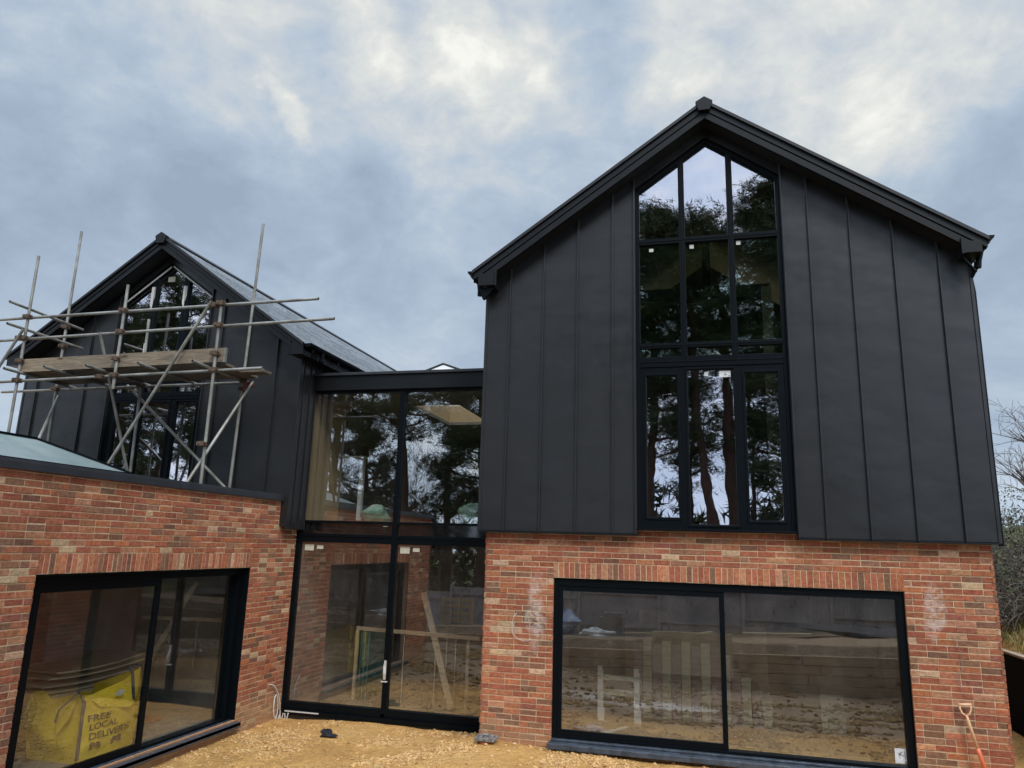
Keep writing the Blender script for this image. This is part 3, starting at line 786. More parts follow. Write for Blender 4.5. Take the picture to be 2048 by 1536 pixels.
# ================================================================== BRICK EXTENSION
Ex = thing('brick_extension', (-3.45, -2, 0), 'flat roofed red brick extension at the left with a dark coping and sliding window', 'building')
wall_part(Ex, (lambda a, d, z: (-3.45 + d, a, z)), -5.12, 1.33, -.9, 3.27, holes=[(-3.79, .075, -.02, 2.19)], soldiers=[(-3.79, .075, 2.19, 2.412)], zref=2.412, seed=8)
wall_part(Ex, (lambda a, d, z: (a, -5.12 - d, z)), -9.5, -3.45, -.9, 3.27, zref=2.412, seed=9, label='short brick end wall facing the garden')
m = MB(); m.box(-3.62,-3.405,-5.17,.80,3.262,3.35); m.box(-9.6,-3.62,-5.17,-4.95,3.262,3.35)
m.box(-3.418,-3.402,-5.18,.80,3.245,3.33)
m.build('coping', M['capmetal'], Ex, bevel=.004)
m = MB()
lx0, lx1, ly0, ly1 = -6.67, -4.93, -4.0, -1.0
m.box(-9.5,lx0,-5.1,.74,3.12,3.2); m.box(lx1,-3.7,-5.1,.74,3.12,3.2); m.box(lx0,lx1,ly1,.74,3.12,3.2); m.box(lx0,lx1,-5.1,ly0,3.12,3.2)
m.build('flat_roof', M['dpm'], Ex)
yfx = -3.58
m = MB()
def yb(y0, y1, z0, z1, x0=-3.69, x1=-3.57): m.box(x0, x1, y0, y1, z0, z1)
yb(-3.79,.075,2.075,2.185); yb(-3.79,-3.70,-.02,2.075); yb(-.04,.07,-.02,2.075); yb(-3.70,-.04,-.02,.03)
yb(.056,.078,-.02,2.19,-3.60,-3.458); yb(-3.79,.075,2.17,2.192,-3.60,-3.462); yb(-3.70,-1.71,1.985,2.074,-3.62,-3.575); yb(-3.70,-3.57,.031,1.985,-3.62,-3.575); yb(-1.79,-1.71,.031,1.985,-3.62,-3.575); yb(-3.57,-1.79,.031,.085,-3.62,-3.575)
m.box(-3.665,-3.645,-.13,-.04,.03,2.075); m.box(-3.566,-3.56,-3.0,-2.3,2.12,2.132); m.box(-3.566,-3.56,-1.1,-.5,2.12,2.132)
LW = m.build('sliding_window', M['frame'], Ex, bevel=.003)
for (a, b, c, d, x) in ((-3.58,-1.78,.075,1.995,-3.60),(-1.76,-.03,.02,2.085,-3.655)):
    k = MB(); k.box(x,x+.006,a,b,c,d); k.build('pane', M['glass'], LW)
m = MB(); m.box(-3.57,-3.37,-3.83,.10,-.075,-.022); m.box(-3.385,-3.37,-3.83,.10,-.095,-.026); m.box(-3.56,-3.50,-3.78,.07,-.022,.0)
m.build('sill', M['sill'], LW, bevel=.005)
# extension interior
m = MB(); m.box(-9.2,-3.70,-4.9,.7,-.10,0.0); m.build('floor', M['screed'], Ex)
m = MB(); m.box(-3.70,-3.62,.01,.66,0.0,2.5); m.box(-4.2,-3.70,.60,.68,0,2.5); m.build('inner_wall', M['tan'], Ex, label='tan boarded reveal at the far end')
m = MB(); m.box(-9.3,-9.2,-4.9,.7,0,2.5); m.build('inner_wall', M['blockin'], Ex)
m = MB(); m.box(-9.2,-4.2,.6,.7,0,2.5); m.box(-9.2,-3.7,-4.88,-4.8,0,2.5); m.build_each('inner_wall', M['blockin'], Ex)
m = MB(); m.box(-9.2,lx0,-4.8,.6,2.5,2.56); m.box(lx1,-3.71,-4.8,.6,2.5,2.56); m.box(lx0,lx1,ly1,.6,2.5,2.56); m.box(lx0,lx1,-4.8,ly0,2.5,2.56)
m.build('ceiling', M['dark_in'], Ex)
m = MB(); m.box(-6.2,-5.7,-1.3,.4,0,2.5); m.build('chimney_breast', M['blockin'], Ex)
# roof lantern
m = MB(); rx = -5.8; rya, ryb, rz = -3.08, -1.92, 3.9
c = [(lx0,ly0,3.5),(lx1,ly0,3.5),(lx1,ly1,3.5),(lx0,ly1,3.5)]; ra = (rx,rya,rz); rb = (rx,ryb,rz)
def up(p): return (p[0],p[1],p[2]+.012)
faces = [[c[1],c[2],rb,ra],[c[3],c[0],ra,rb],[c[2],c[3],rb],[c[0],c[1],ra]]
m = MB()
for fc in faces:
    n = len(fc); m.add([up(p) for p in fc]+list(fc), [tuple(range(n)), tuple(range(2*n-1,n-1,-1))]+[(i,i+n,(i+1)%n+n,(i+1)%n) for i in range(n)])
LT = m.build('roof_lantern', M['lantern'], Ex)
m = MB()
for p, q in ((ra,rb),(c[0],ra),(c[1],ra),(c[2],rb),(c[3],rb)): m.beam(up(up(p)),up(up(q)),.05,.03)
for i in range(4): m.beam(c[i],c[(i+1)%4],.06,.05)
m.build('glazing_bar', M['frame'], LT)
m = MB(); m.box(lx0,lx0+.08,ly0,ly1,3.2,3.49); m.box(lx1-.08,lx1,ly0,ly1,3.2,3.49); m.box(lx0,lx1,ly0,ly0+.08,3.2,3.49); m.box(lx0,lx1,ly1-.08,ly1,3.2,3.49)
m.build('kerb', M['capmetal'], LT)

# ================================================================== SCAFFOLD
SC = thing('scaffold', (-5.8, -.3, 3.2), 'galvanised tube scaffold with timber boards in front of the left gable', 'scaffold')
TR = .0242
def tb(name, p, q, mat='steel'):
    # slight uneven dirt comes from the material; each tube is its own part
    k = MB(); k.tube([p, q], TR, 12, hollow=True); return k.build(name, M[mat], SC, smooth=False)
yF, yB = -.80, .25
tb('upright', (-7.60,yF,3.22), (-7.63,yF,7.267)); tb('upright', (-5.68,yF,4.876), (-5.685,yF,6.617)); tb('upright', (-3.862,yF,3.22), (-3.873,yF,6.235))
tb('upright', (-7.90,yB,3.22), (-7.93,yB,8.207)); tb('upright', (-6.065,yB,3.22), (-6.13,yB,6.377)); tb('upright', (-4.115,yB,3.22), (-4.02,yB,8.024))
yl_ = yF - .05
tb('guard_rail', (-9.2,yl_+.1,6.16), (-2.22,yl_+.1,6.20)); tb('guard_rail', (-9.2,yl_+.1,5.775), (-1.93,yl_+.1,5.87))
tb('ledger', (-9.2,yl_+.1,5.045), (-3.06,yl_+.1,5.145)); tb('ledger', (-9.2,yB+.05,5.14), (-4.00,yB+.05,5.182)); 
tb('guard_rail', (-7.72,-1.1,6.35), (-7.74,.45,6.318)); tb('guard_rail', (-7.69,-1.1,5.97), (-7.69,.45,5.955))
for X_, e in ((-7.60,.42),(-6.80,.40),(-6.0,.45),(-5.03,.42),(-4.06,.40)):
    tb('transom', (X_+.05,-1.13,5.195), (X_-.05,e,5.20))
tb('brace', (-4.005,-.87,6.22), (-5.60,-.87,3.50)); tb('brace', (-6.122,-.78,5.84), (-6.04,.20,3.55)); tb('brace', (-6.441,.31,5.196), (-4.18,.31,3.38))
tb('brace', (-3.84,.18,5.17), (-4.02,-.98,3.30)); tb('brace', (-7.786,.2,5.015), (-7.10,-.72,3.98)); tb('brace', (-7.60,-.87,5.93), (-8.9,-.87,3.7))
tb('brace', (-6.9,.31,5.6),(-5.9,.31,5.38))
random.seed(5)
for k in range(4):
    y0 = -.70 + k*.232; xr = (-3.74,-3.80,-3.38,-3.78)[k]
    w = MB(); w.box(-7.66 - random.uniform(0,.15), xr, y0, y0+.222, 5.224+.003*(k % 2), 5.262+.003*(k % 2)); w.build('board', M['deck'], SC, bevel=.003)
w = MB(); w.beam((-7.64,-.757,5.325),(-3.72,-.757,5.375),.038,.222); w.build('toe_board', M['board'], SC, bevel=.003)
w = MB(); w.beam((-3.742,-.757,5.372),(-3.712,-.757,5.372),.046,.228); w.build('board_end_band', M['steel'], SC)
def coupler(p, mat='rust'):
    x, yy, z = p; w = MB()
    w.box(x-.046,x+.046,yy-.055,yy+.05,z-.036,z+.036); w.tube([(x-.05,yy-.055,z-.03),(x-.05,yy-.055,z+.03)], .016, 6)
    w.tube([(x-.075,yy-.02,z+.012),(x+.075,yy-.02,z+.012)], .010, 6); w.tube([(x+.055,yy-.02,z+.012),(x+.075,yy-.02,z+.012)], .018, 6)
    w.tube([(x-.02,yy-.07,z-.01),(x-.02,yy+.06,z-.01)], .010, 6)
    w.build('coupler', M[mat], SC, bevel=.008)
for p in ((-7.62,yF,6.17),(-7.62,yF,5.80),(-5.684,yF,6.18),(-5.684,yF,5.82),(-3.87,yF,6.20),(-3.87,yF,5.845),(-7.605,yF,5.07),(-5.68,yF,5.10),(-3.866,yF,5.13),
          (-5.69,yF,5.37),(-3.868,yF,5.39),(-7.61,yF,5.40),(-7.92,yB,6.32),(-7.91,yB,5.955),(-7.91,yB,5.16),(-6.09,yB,5.17),(-4.06,yB,5.20),(-4.07,yB+.03,5.06),(-3.99,-.82,6.17),(-3.87,-.86,3.98),(-5.95,yF,5.08)):
    coupler(p)
coupler((-7.70,yF,5.80),'redpaint'); coupler((-3.93,yB,5.12),'redpaint')
w = MB(); w.beam((-3.96,.2,5.17),(-3.98,.2,5.02),.05,.05); w.build('coupler', M['redpaint'], SC)

# ================================================================== GROUND
def sstep(a, b, x):
    t = min(1, max(0, (x-a)/(b-a))); return t*t*(3-2*t)
from mathutils import noise as mnoise
def gz(x, y_):
    # yard in front of the house
    left = -.20 + .05*sstep(-3.4,-2,x); right = .045 - .05*sstep(.6, 3.2, x) + .03*sstep(3.5,6,x)
    k = sstep(-1.3,.5,x)
    z = left*(1-k) + right*k
    z += -.20*sstep(.2,1.4,y_)*sstep(-1.2,.2,x)*(1-sstep(.25,.35,x))
    zf = -.15 - .30*sstep(-1.5,3,x)
    z = z*(1-sstep(.9,6.8,-y_)) + zf*sstep(.9,6.8,-y_)
    if x > 6.7: z += .08*sstep(6.7,7.6,x)
    if x > 7.86 and y_ > -8.28: z = 1.24 + .58*(x-7.86)*(1-sstep(7.8,13,x)*.35)
    if y_ < -8.28:
        terr = .50 + .02*x if x < 7.9 else None
        if x <= 30: z = (.42+.03*min(x,12))*(1-sstep(8.3,16,-y_)) + (-.33+.08*x)*sstep(8.3,16,-y_)
        if x < -9: z = max(z, -1.0)
    z += .035*mnoise.noise(Vector((x*1.1, y_*1.1, 0))) + .018*mnoise.noise(Vector((x*3.7, y_*3.7, 3)))
    return z
def axis_pts(lims):
    out = []
    for a, b, st in lims: out += list(np.arange(a, b, st))
    return sorted(set(round(float(q), 3) for q in out))
xs = axis_pts([(-400,-60,60),(-60,-12,6),(-12,-4,1),(-4,7.6,.1),(7.6,7.84,.08),(7.88,8.4,.12),(8.4,14,.4),(14,40,4),(40,401,60)])
ys = axis_pts([(-400,-60,60),(-60,-18,4),(-18,-8.4,.6),(-8.36,-8.16,.1),(-8.1,-2.2,.4),(-2.2,1.5,.09),(1.5,8,.5),(8,20,2),(20,60,8),(60,401,60)])
V = [(x, yy, gz(max(-30,min(16,x)), max(-20,min(12,yy))) - .012*max(0, abs(x)-30) ) for yy in ys for x in xs]
nx = len(xs)
F = [(j*nx+i, j*nx+i+1, (j+1)*nx+i+1, (j+1)*nx+i) for j in range(len(ys)-1) for i in range(nx-1)]
m = MB(); m.v = V; m.f = F; m.c = [None]*len(F); m.mi = [0]*len(F)
gr = m.build('ground', M['soil'], smooth=True); tag(gr, kind='structure')
# gravel
def stones(n, area, smin, smax, seed, name, dark=1.0):
    r = np.random.default_rng(seed); m = MB()
    base = [(0,0,1),(.9,0,.3),(.28,.85,.3),(-.73,.53,.3),(-.73,-.53,.3),(.28,-.85,.3),(.6,.5,-.5),(-.3,.75,-.5),(-.8,0,-.5),(-.3,-.75,-.5),(.6,-.5,-.5)]
    fc = [(0,1,2),(0,2,3),(0,3,4),(0,4,5),(0,5,1),(1,6,2),(2,6,7),(2,7,3),(3,7,8),(3,8,4),(4,8,9),(4,9,5),(5,9,10),(5,10,1),(1,10,6)]
    base = np.array(base)
    cnt = 0
    while cnt < n:
        x, yy = area(r)
        if x is None: continue
        d = mnoise.noise(Vector((x*.9+5, yy*1.3, 7)))+.35*mnoise.noise(Vector((x*3, yy*3, 1)))
        if r.random() > .05 + 3.0*max(0, d+.06): continue
        s = smin + (smax-smin)*r.random()**2.6
        v = base*(1+.30*r.standard_normal((11,1))*.6)*np.array([1, .55+.4*r.random(), .4+.35*r.random()])*s
        a = r.random()*6.28; ca, sa = math.cos(a), math.sin(a); t = (r.random()-.5)*.9
        X = v[:,0]*ca - v[:,1]*sa; Yv = v[:,0]*sa + v[:,1]*ca; Z = v[:,2] + t*v[:,0]*.5
        z0 = gz(x, yy) + s*.18
        k = (.72+.42*r.random())*dark; w = r.random()
        col = ((.60*k,.365*k,.15*k), (.62*k,.41*k,.19*k), (.48*k,.27*k,.10*k))[0 if w < .5 else 1 if w < .8 else 2]
        m.add([(x+X[i], yy+Yv[i], z0+Z[i]) for i in range(11)], fc, col); cnt += 1
    o = m.build(name, M['stone']); return o
def area_front(r):
    x = -3.42 + r.random()*10.1; yy = -2.1 + r.random()*3.35
    if x < .30 and yy > 1.25: return None, None
    if x > .28 and yy > .10: return None, None
    return x, yy
g1 = stones(13000, area_front, .009, .036, 21, 'gravel'); tag(g1, 'crushed tan gravel scattered over the sandy yard', 'gravel', kind='stuff')

g2 = stones(6000, lambda r: (-6+r.random()*14, -8.1+r.random()*6), .02, .075, 33, 'rubble', .48); tag(g2, 'coarse brown rubble over the lower garden towards the sleeper wall', 'rubble', kind='stuff')
# ================================================================== SMALL THINGS OUTSIDE
def tagm(o, label, cat, group=None): return tag(o, label, cat, group)
# gully
G = thing('drain_gully', (.45,-.06,.02), 'black square drain gully grid on a terracotta pipe at the brick corner', 'drain')
m = MB(); m.tube([(.45,-.06,-.12),(.45,-.06,.09)], .085, 18); m.tube([(.45,-.06,.05),(.45,-.06,.09)], .098, 18); m.build('pipe', M['terra'], G)
m = MB(); m.box(.32,.59,-.17,.06,.10,.135)
for k in range(5): m.box(.35+.05*k,.365+.05*k,-.15,.04,.136,.150)
m.box(.34,.57,-.02,-.005,.137,.146)
m.blob((.44,-.03,.15),(.05,.04,.018),3); m.build('grid', M['castblack'], G, bevel=.005)
# rag
m = MB(); random.seed(2)
m.blob((-2.02,.21,gz(-2.02,.21)+.035),(.11,.05,.05),5,16,9,.35); m.blob((-1.90,.20,gz(-1.9,.2)+.03),(.06,.025,.02),9,12,7,.4); m.blob((-2.07,.23,gz(-2,.2)+.055),(.05,.05,.035),11,12,7,.4)
o = m.build('glove', M['rag'], org=(-2.0,.21,-.12), bevel=0); tagm(o, 'crumpled dark navy glove lying on the gravel', 'glove')
# spade
SPD = thing('spade', (6.46,-.03,.05), 'wooden D handled spade with orange lower grip leaning on the brick corner', 'spade')
m = MB(); A = Vector((6.262,0.04,.835)); TL = Vector((6.205,.05,.955)); TRr = Vector((6.315,.05,.965))
m.tube([A, A+(TL-A)*.35+Vector((-.022,0,-.01)), A+(TL-A)*.7+Vector((-.022,0,0)), TL], [.013,.011,.010,.011], 10)
m.tube([A, A+(TRr-A)*.35+Vector((.022,0,-.01)), A+(TRr-A)*.7+Vector((.022,0,0)), TRr], [.013,.011,.010,.011], 10)
m.tube([TL+Vector((-.012,0,.002)), TRr+Vector((.012,0,.002))], .016, 12)
m.tube([A+Vector((0,0,.015)), Vector((6.275,.035,.78)), Vector((6.335,.0,.50))], [.013,.019,.018], 12)
m.build('handle', M['peach'], SPD, smooth=True)
m = MB(); m.tube([(6.334,.0,.505),(6.345,-.005,.46),(6.40,-.03,.21)], [.0185,.024,.024], 12); m.build('grip', M['orange'], SPD, smooth=True)
m = MB(); m.tube([(6.40,-.03,.21),(6.42,-.04,.12)], .017, 10); m.prism([(6.33,.12),(6.51,.12),(6.53,-.10),(6.44,-.17),(6.35,-.10)], 'y', -.05, -.044); m.build('blade', M['steel'], SPD)
# cables
def cable(name, pts, r, mat, label, n=8):
    m = MB(); P = [Vector(p) for p in pts]; out = []
    for i in range(len(P)-1):
        p0 = P[max(i-1,0)]; p1 = P[i]; p2 = P[i+1]; p3 = P[min(i+2,len(P)-1)]
        for k in range(6):
            t = k/6; out.append(.5*((2*p1)+(-p0+p2)*t+(2*p0-5*p1+4*p2-p3)*t*t+(-p0+3*p1-3*p2+p3)*t*t*t))
    out.append(P[-1]); m.tube(out, r, n)
    o = m.build(name, M[mat], smooth=True, org=P[0]); return tag(o, label, 'cable')
cable('cable', [(-3.45,.90,.36),(-3.41,1.0,.32),(-3.40,1.14,.15),(-3.40,1.20,-.02),(-3.40,1.22,-.14),(-3.38,1.10,-.22),(-3.37,1.0,-.12),(-3.38,.98,.03),(-3.40,1.03,.16),(-3.40,1.08,.17),(-3.40,1.13,.05),(-3.40,1.14,-.1),(-3.39,1.08,-.18)], .0085, 'cable', 'looped white electric cable hanging out of the brick beside the glazed link')
cable('wire', [(-3.46,.62,1.66),(-3.42,.68,1.70),(-3.41,.78,1.52),(-3.41,.90,1.32),(-3.41,1.0,1.15),(-3.42,1.12,1.02)], .004, 'wire', 'thin grey wire poking from the left brick wall', 6)
cable('wire', [(.784,.125,1.72),(.76,.10,1.69),(.735,.09,1.62),(.728,.09,1.52),(.75,.09,1.44),(.82,.09,1.385),(.93,.09,1.36),(1.0,.10,1.395)], .0035, 'cable', 'thin pale looped wire on the brick left of the large window', 6)
cable('wire', [(6.22,.125,1.70),(6.245,.09,1.67),(6.28,.09,1.52),(6.285,.09,1.40),(6.27,.09,1.33),(6.23,.09,1.30),(6.23,.09,1.20),(6.26,.095,1.12),(6.29,.11,1.03)], .0035, 'wire', 'thin dark wire hanging down the brick above the spade', 6)

# ================================================================== INSIDE THE RIGHT ROOM
PS = thing('pack_stack', (3.1,2.6,.14), 'tall stack of cream and mauve tile packs inside the lower right room', 'stack')
random.seed(31)
ncol = 14; xw = 2.36; wcol = .145
for ci in range(ncol):
    w = MB(); z = .142; x_ = 2.22 + ci*wcol; h = 1.20 if ci < 9 else 1.20-.14*(ci-8)
    cream = ci % 2 == 1
    while z < h:
        t = .075 if cream else .024
        w.box(x_+random.uniform(0,.008), x_+wcol-random.uniform(.004,.012), 1.92+random.uniform(-.015,.015), 2.8, z, z+t-.005); z += t
    w.build('pack_column', M['cream'] if cream else M['mauve'], PS)
TRS = thing('trestle', (2.1,1.5,.14), 'white trestle frame standing beside the tile packs in the right room', 'trestle')
for xx in (1.78, 2.32):
    w = MB(); w.prism([(xx-.045,.142),(xx+.045,.142),(xx+.05,.30),(xx+.03,.34),(xx+.03,.80),(xx+.05,.84),(xx+.02,.84),(xx+.02,.90),(xx-.05,.90),(xx-.05,.34)], 'y', 1.45, 1.53); w.build('leg', M['white'], TRS)
w = MB(); w.box(1.73,2.37,1.44,1.54,.72,.78); w.box(1.80,2.30,1.47,1.51,.50,.58); w.build('crossbar', M['cream'], TRS)
w = MB(); w.beam((5.06,1.80,.145),(5.06,1.92,.66),.32,.012,(0,1,0)); o = w.build('board', M['cream'], org=(5.06,1.85,.145)); tag(o, 'pale plasterboard offcut standing on the floor of the right room', 'board')
w = MB(); w.box(3.6,5.25,.34,.44,.142,.20); o = w.build('plank', M['timber'], org=(4.4,.39,.142)); tag(o, 'pale timber plank lying inside behind the right sill', 'plank')
w = MB(); w.box(1.95,4.3,3.3,3.34,.142,1.42); w.box(2.2,2.7,3.25,3.29,.142,1.62); o = w.build('plywood_sheet', M['ply'], org=(3,3.3,.142)); tag(o, 'brown plywood sheets upright behind the tile packs', 'sheet')
w = MB(); random.seed(4); w.blob((1.75,.75,.17),(.22,.1,.04),3,14,7,.3); o = w.build('dust_sheet', M['blue'], org=(1.75,.75,.14)); tag(o, 'crumpled pale blue sheet on the floor behind the right window', 'sheet')
w = MB(); w.beam((1.95,.7,.15),(2.2,1.1,.16),.05,.02); o = w.build('offcut', M['white'], org=(2.05,.9,.15)); tag(o, 'white trim offcut on the floor by the trestle', 'offcut')
# inside the upper right room
w = MB(); w.box(4.02,4.42,.9,1.2,2.902,3.35); o = w.build('carton', M['ink'], org=(4.2,1.05,2.9)); tag(o, 'dark carton on the upper floor behind the right casement', 'carton')
# ================================================================== INSIDE THE LINK
T1 = thing('prop', (-2.93,2.6,2.95), 'white T shaped prop standing on the upper floor of the link', 'prop')
w = MB(); w.box(-2.97,-2.89,2.56,2.64,2.951,4.18); w.build('post', M['white'], T1)
w = MB(); w.box(-3.34,-2.86,2.5,2.7,4.18,4.215); w.build('head_plate', M['cream'], T1)
def sack(c, r, seed, mat, label):
    w = MB(); w.blob((c[0],c[1],c[2]+r[2]*.9), r, seed, 20, 12, .16)
    w.blob((c[0]+r[0]*.2,c[1],c[2]+r[2]*1.55), (r[0]*.6,r[1]*.7,r[2]*.35), seed+1, 16, 8, .25)
    o = w.build('sack', M[mat], org=c, smooth=True); tag(o, label, 'sack', 'rubble sacks on the upper floor of the link'); return o
sack((-2.28,1.9,2.955), (.25,.2,.16), 3, 'green', 'slumped green and white sack behind the left upper pane of the link')
sack((-.50,1.9,2.955), (.2,.2,.19), 8, 'green', 'green and white sack behind the right upper pane of the link')
w = MB(); w.box(-2.75,-2.42,1.75,1.95,2.952,2.99); o = w.build('tile', M['terra'], org=(-2.6,1.85,2.95)); tag(o, 'flat red tile on the upper floor beside the left sack', 'tile')
RK = thing('glass_rack', (-1.5,2.0,.02), 'timber rack holding upright glass panes inside the lower link', 'rack')
w = MB(); w.beam((-2.52,2.0,1.17),(-.30,2.0,1.12),.05,.06); w.build('top_rail', M['ply'], RK)
w = MB(); w.beam((-2.50,2.0,.02),(-2.50,2.0,1.15),.05,.05,(0,1,0)); w.build('post', M['ply'], RK)
w = MB(); w.beam((-.5,2.02,.02),(-.5,2.02,1.13),.05,.05,(0,1,0)); w.build('post', M['ply'], RK)
gg = simple('glass_edge_green', (.04,.22,.18), (.02,.10,.09), 9, .2)
for xx in (-2.40,-2.33,-2.26):
    w = MB(); w.box(xx-.012,xx+.012,1.95,2.9,.03,1.12); w.build('glass_sheet', gg, RK)
for xx in (-1.62,-1.05,-.86,-.70):
    w = MB(); w.box(xx-.006,xx+.006,1.96,1.97,.03,1.10); w.build('string', M['cream'], RK)
w = MB(); w.beam((-1.38,2.15,1.80),(-.66,1.75,.05),.10,.04,(0,1,0)); o = w.build('plank', M['ply'], org=(-1,2,.05)); tag(o, 'grey brown plank leaning across behind the right lower pane of the link', 'plank')
# ================================================================== INSIDE THE LEFT ROOM
BG = thing('bulk_bag', (-4.25,-2.1,0), 'yellow builders bulk bag printed FREE LOCAL DELIVERY behind the left sliding window', 'bag')
def bag_x(y_, z_):   # +X face of the bag
    t = (y_+2.5)/.85
    return -3.80 + .055*math.sin(math.pi*min(1,max(0,t))) * math.sin(math.pi*min(1,max(.05,(z_+.12)/.95))) + .008*math.sin(9*y_+14*z_) + .006*math.sin(23*z_-7*y_)
w = MB(); nu, nv = 22, 14
def bag_pt(side, u, v):
    # side 0: +X face (text), 1: -Y face, 2: back, 3: +Y face
    c0 = .76; ear = .95
    ya, yb_ = -2.5, -1.64; xa_, xb_ = -4.62, -3.79
    if side == 0:
        top = c0 - .10*math.sin(math.pi*u)**.8*(1-u) + (ear-c0)*u**2.2
        z = v*top; yy = ya + (yb_-ya)*u; return (bag_x(yy, z), yy, z)
    if side == 1:
        top = c0 - .16*math.sin(math.pi*min(1,u*1.3))
        z = v*top; bul = .14*math.sin(math.pi*min(1, v*1.15))**2*math.sin(math.pi*u)
        sh = .20*u*(1-abs(v-.62)*1.3)
        return (xb_ - (xb_-xa_)*u*.8 - sh + .006*math.sin(17*v+9*u), ya - bul*.7 + .006*math.sin(13*u+11*v), z)
    if side == 2:
        z = v*.62; return (-4.5 - .06*math.sin(math.pi*v), ya + (yb_-ya)*u, z)
    z = v*(ear - .25*u); return (xb_ - .7*u, yb_ + .05*math.sin(math.pi*v), z)
for sd in range(4):
    vs = [bag_pt(sd, i/nu, j/nv) for j in range(nv+1) for i in range(nu+1)]
    fs = [(j*(nu+1)+i, j*(nu+1)+i+1, (j+1)*(nu+1)+i+1, (j+1)*(nu+1)+i) for j in range(nv) for i in range(nu)]
    w.add(vs, fs)
# folded-over flap at the front corner
w.add([(-3.80,-2.47,.74),(-3.745,-2.30,.60),(-3.73,-1.80,.50),(-3.76,-1.72,.56),(-3.80,-1.9,.83),(-3.79,-1.72,.93)], [(0,1,2,3,4),(3,5,4)])
w.add([(-3.86,-2.56,.72),(-4.10,-2.60,.60),(-3.98,-2.66,.34),(-3.88,-2.60,.52)], [(0,1,2,3)])
w.build('sack_body', M['yellow'], BG, smooth=True)
w = MB(); w.beam((-3.775,-2.52,.05),(-3.775,-2.53,.70),.05,.008,(1,0,0)); w.tube([(-3.78,-2.53,.68),(-3.82,-2.58,.80),(-3.95,-2.70,.62),(-4.0,-2.68,.48)], .014, 6); w.build('strap', M['strap'], BG)
w = MB(); w.beam((-3.765,-1.72,.55),(-3.775,-1.80,.93),.045,.008,(1,0,0)); w.tube([(-3.78,-1.80,.90),(-3.80,-1.83,.98),(-3.82,-1.78,.93)], .014, 6); w.build('strap', M['strap'], BG)
w = MB(); w.prism([(-2.12,.70),(-2.02,.67),(-1.93,.72),(-2.03,.76)], 'x', -3.728, -3.725); w.build('paper_patch', M['paper'], BG)
def text_mesh(body, y0, z0, width, h):
    cu = bpy.data.curves.new('t', 'FONT'); cu.body = body; cu.size = 1.0; cu.offset = .02
    ob = bpy.data.objects.new('t', cu); COL.objects.link(ob)
    dg = bpy.context.evaluated_depsgraph_get(); me = bpy.data.meshes.new_from_object(ob.evaluated_get(dg))
    COL.objects.unlink(ob); bpy.data.objects.remove(ob)
    vs = [v.co.copy() for v in me.vertices]
    ax0 = min(v.x for v in vs); ax1 = max(v.x for v in vs); ay0 = min(v.y for v in vs); ay1 = max(v.y for v in vs)
    out = []
    for v in vs:
        yy = y0 + (v.x-ax0)/(ax1-ax0)*width; zz = z0 + (v.y-ay0)/(ay1-ay0)*h
        out.append((bag_x(yy, zz)+.012, yy, zz))
    m = MB(); m.add(out, [tuple(p.vertices) for p in me.polygons]); return m
for body, y0, z0, wd, h in (('FREE',-2.43,.445,.31,.072),('LOCAL',-2.40,.345,.42,.074),('DELIVERY.',-2.39,.240,.64,.076)):
    text_mesh(body, y0, z0, wd, h).build('lettering', M['print'], BG)
for y0 in (-2.38,-2.04):
    w = MB(); W_, H_, z0 = .17, .085, .125
    pts = [(0,0),(.27,0),(.27,.45),(.5,.2),(.73,.45),(.73,0),(1,0),(1,.85),(.86,1),(.66,.95),(.5,.75),(.34,.95),(.14,1),(0,.85)]
    w.prism([(y0+a*W_, z0+b*H_) for a, b in pts], 'x', bag_x(y0+.08, .17)+.008, bag_x(y0+.08, .17)+.012); w.build('emblem', M['print'], BG)
# sheets and carton behind the bag
w = MB(); w.box(-5.85,-4.72,-2.05,-.75,.002,.60); o = w.build('carton', M['ply'], bevel=.01, org=(-5.3,-1.4,0)); tag(o, 'large brown carton under the warped boards in the left room', 'carton')
random.seed(12)
for i, (z, a0, a1) in enumerate(((.615,-2.35,-.75),(.665,-2.2,-.50),(.735,-2.05,-.35),(.785,-1.9,-.30))):
    w = MB(); n = 10; vs = []; fs = []
    for k in range(n+1):
        t = k/n; yy = a0+(a1-a0)*t; dz = .045*(2*t-1)**2 + .02*i*t
        for x_ in (-4.70-.05*i, -5.9+.04*i):
            vs += [(x_, yy, z+dz), (x_, yy, z+dz+.022)]
    for k in range(n):
        a = k*4; b_ = a+4
        fs += [(a,b_,b_+1,a+1),(a+2,a+3,b_+3,b_+2),(a+1,b_+1,b_+3,a+3),(a,a+2,b_+2,b_)]
    fs += [(0,1,3,2),(n*4,n*4+2,n*4+3,n*4+1)]
    w.add(vs, fs); o = w.build('warped_board', M['ply'], org=(-5.3,(a0+a1)/2,z))
    tag(o, ('lowest warped sheet resting on the brown carton behind the yellow bag','second warped sheet up on the brown carton','third warped sheet up on the brown carton','topmost warped sheet on the brown carton behind the yellow bag')[i], 'board', 'warped sheets on the carton')
w = MB()
w.box(-4.6,-4.4,-.55,-.35,.002,.07); o = w.build('loose_brick', M['terra'], org=(-4.5,-.45,0)); tag(o, 'loose red brick on the dusty floor of the left room', 'brick')

# ================================================================== RIGHT BANK, RETAINING WALL
RW = thing('retaining_wall', (7.8,3,.1), 'black tanked retaining wall with a pale coping right of the house', 'wall')
m = MB(); m.box(7.80,7.88,-8,12,-.4,1.235); m.build('wall_face', M['retain'], RW)
m = MB(); m.box(7.78,7.93,-8,12,1.236,1.268); m.build('coping', M['coping'], RW)
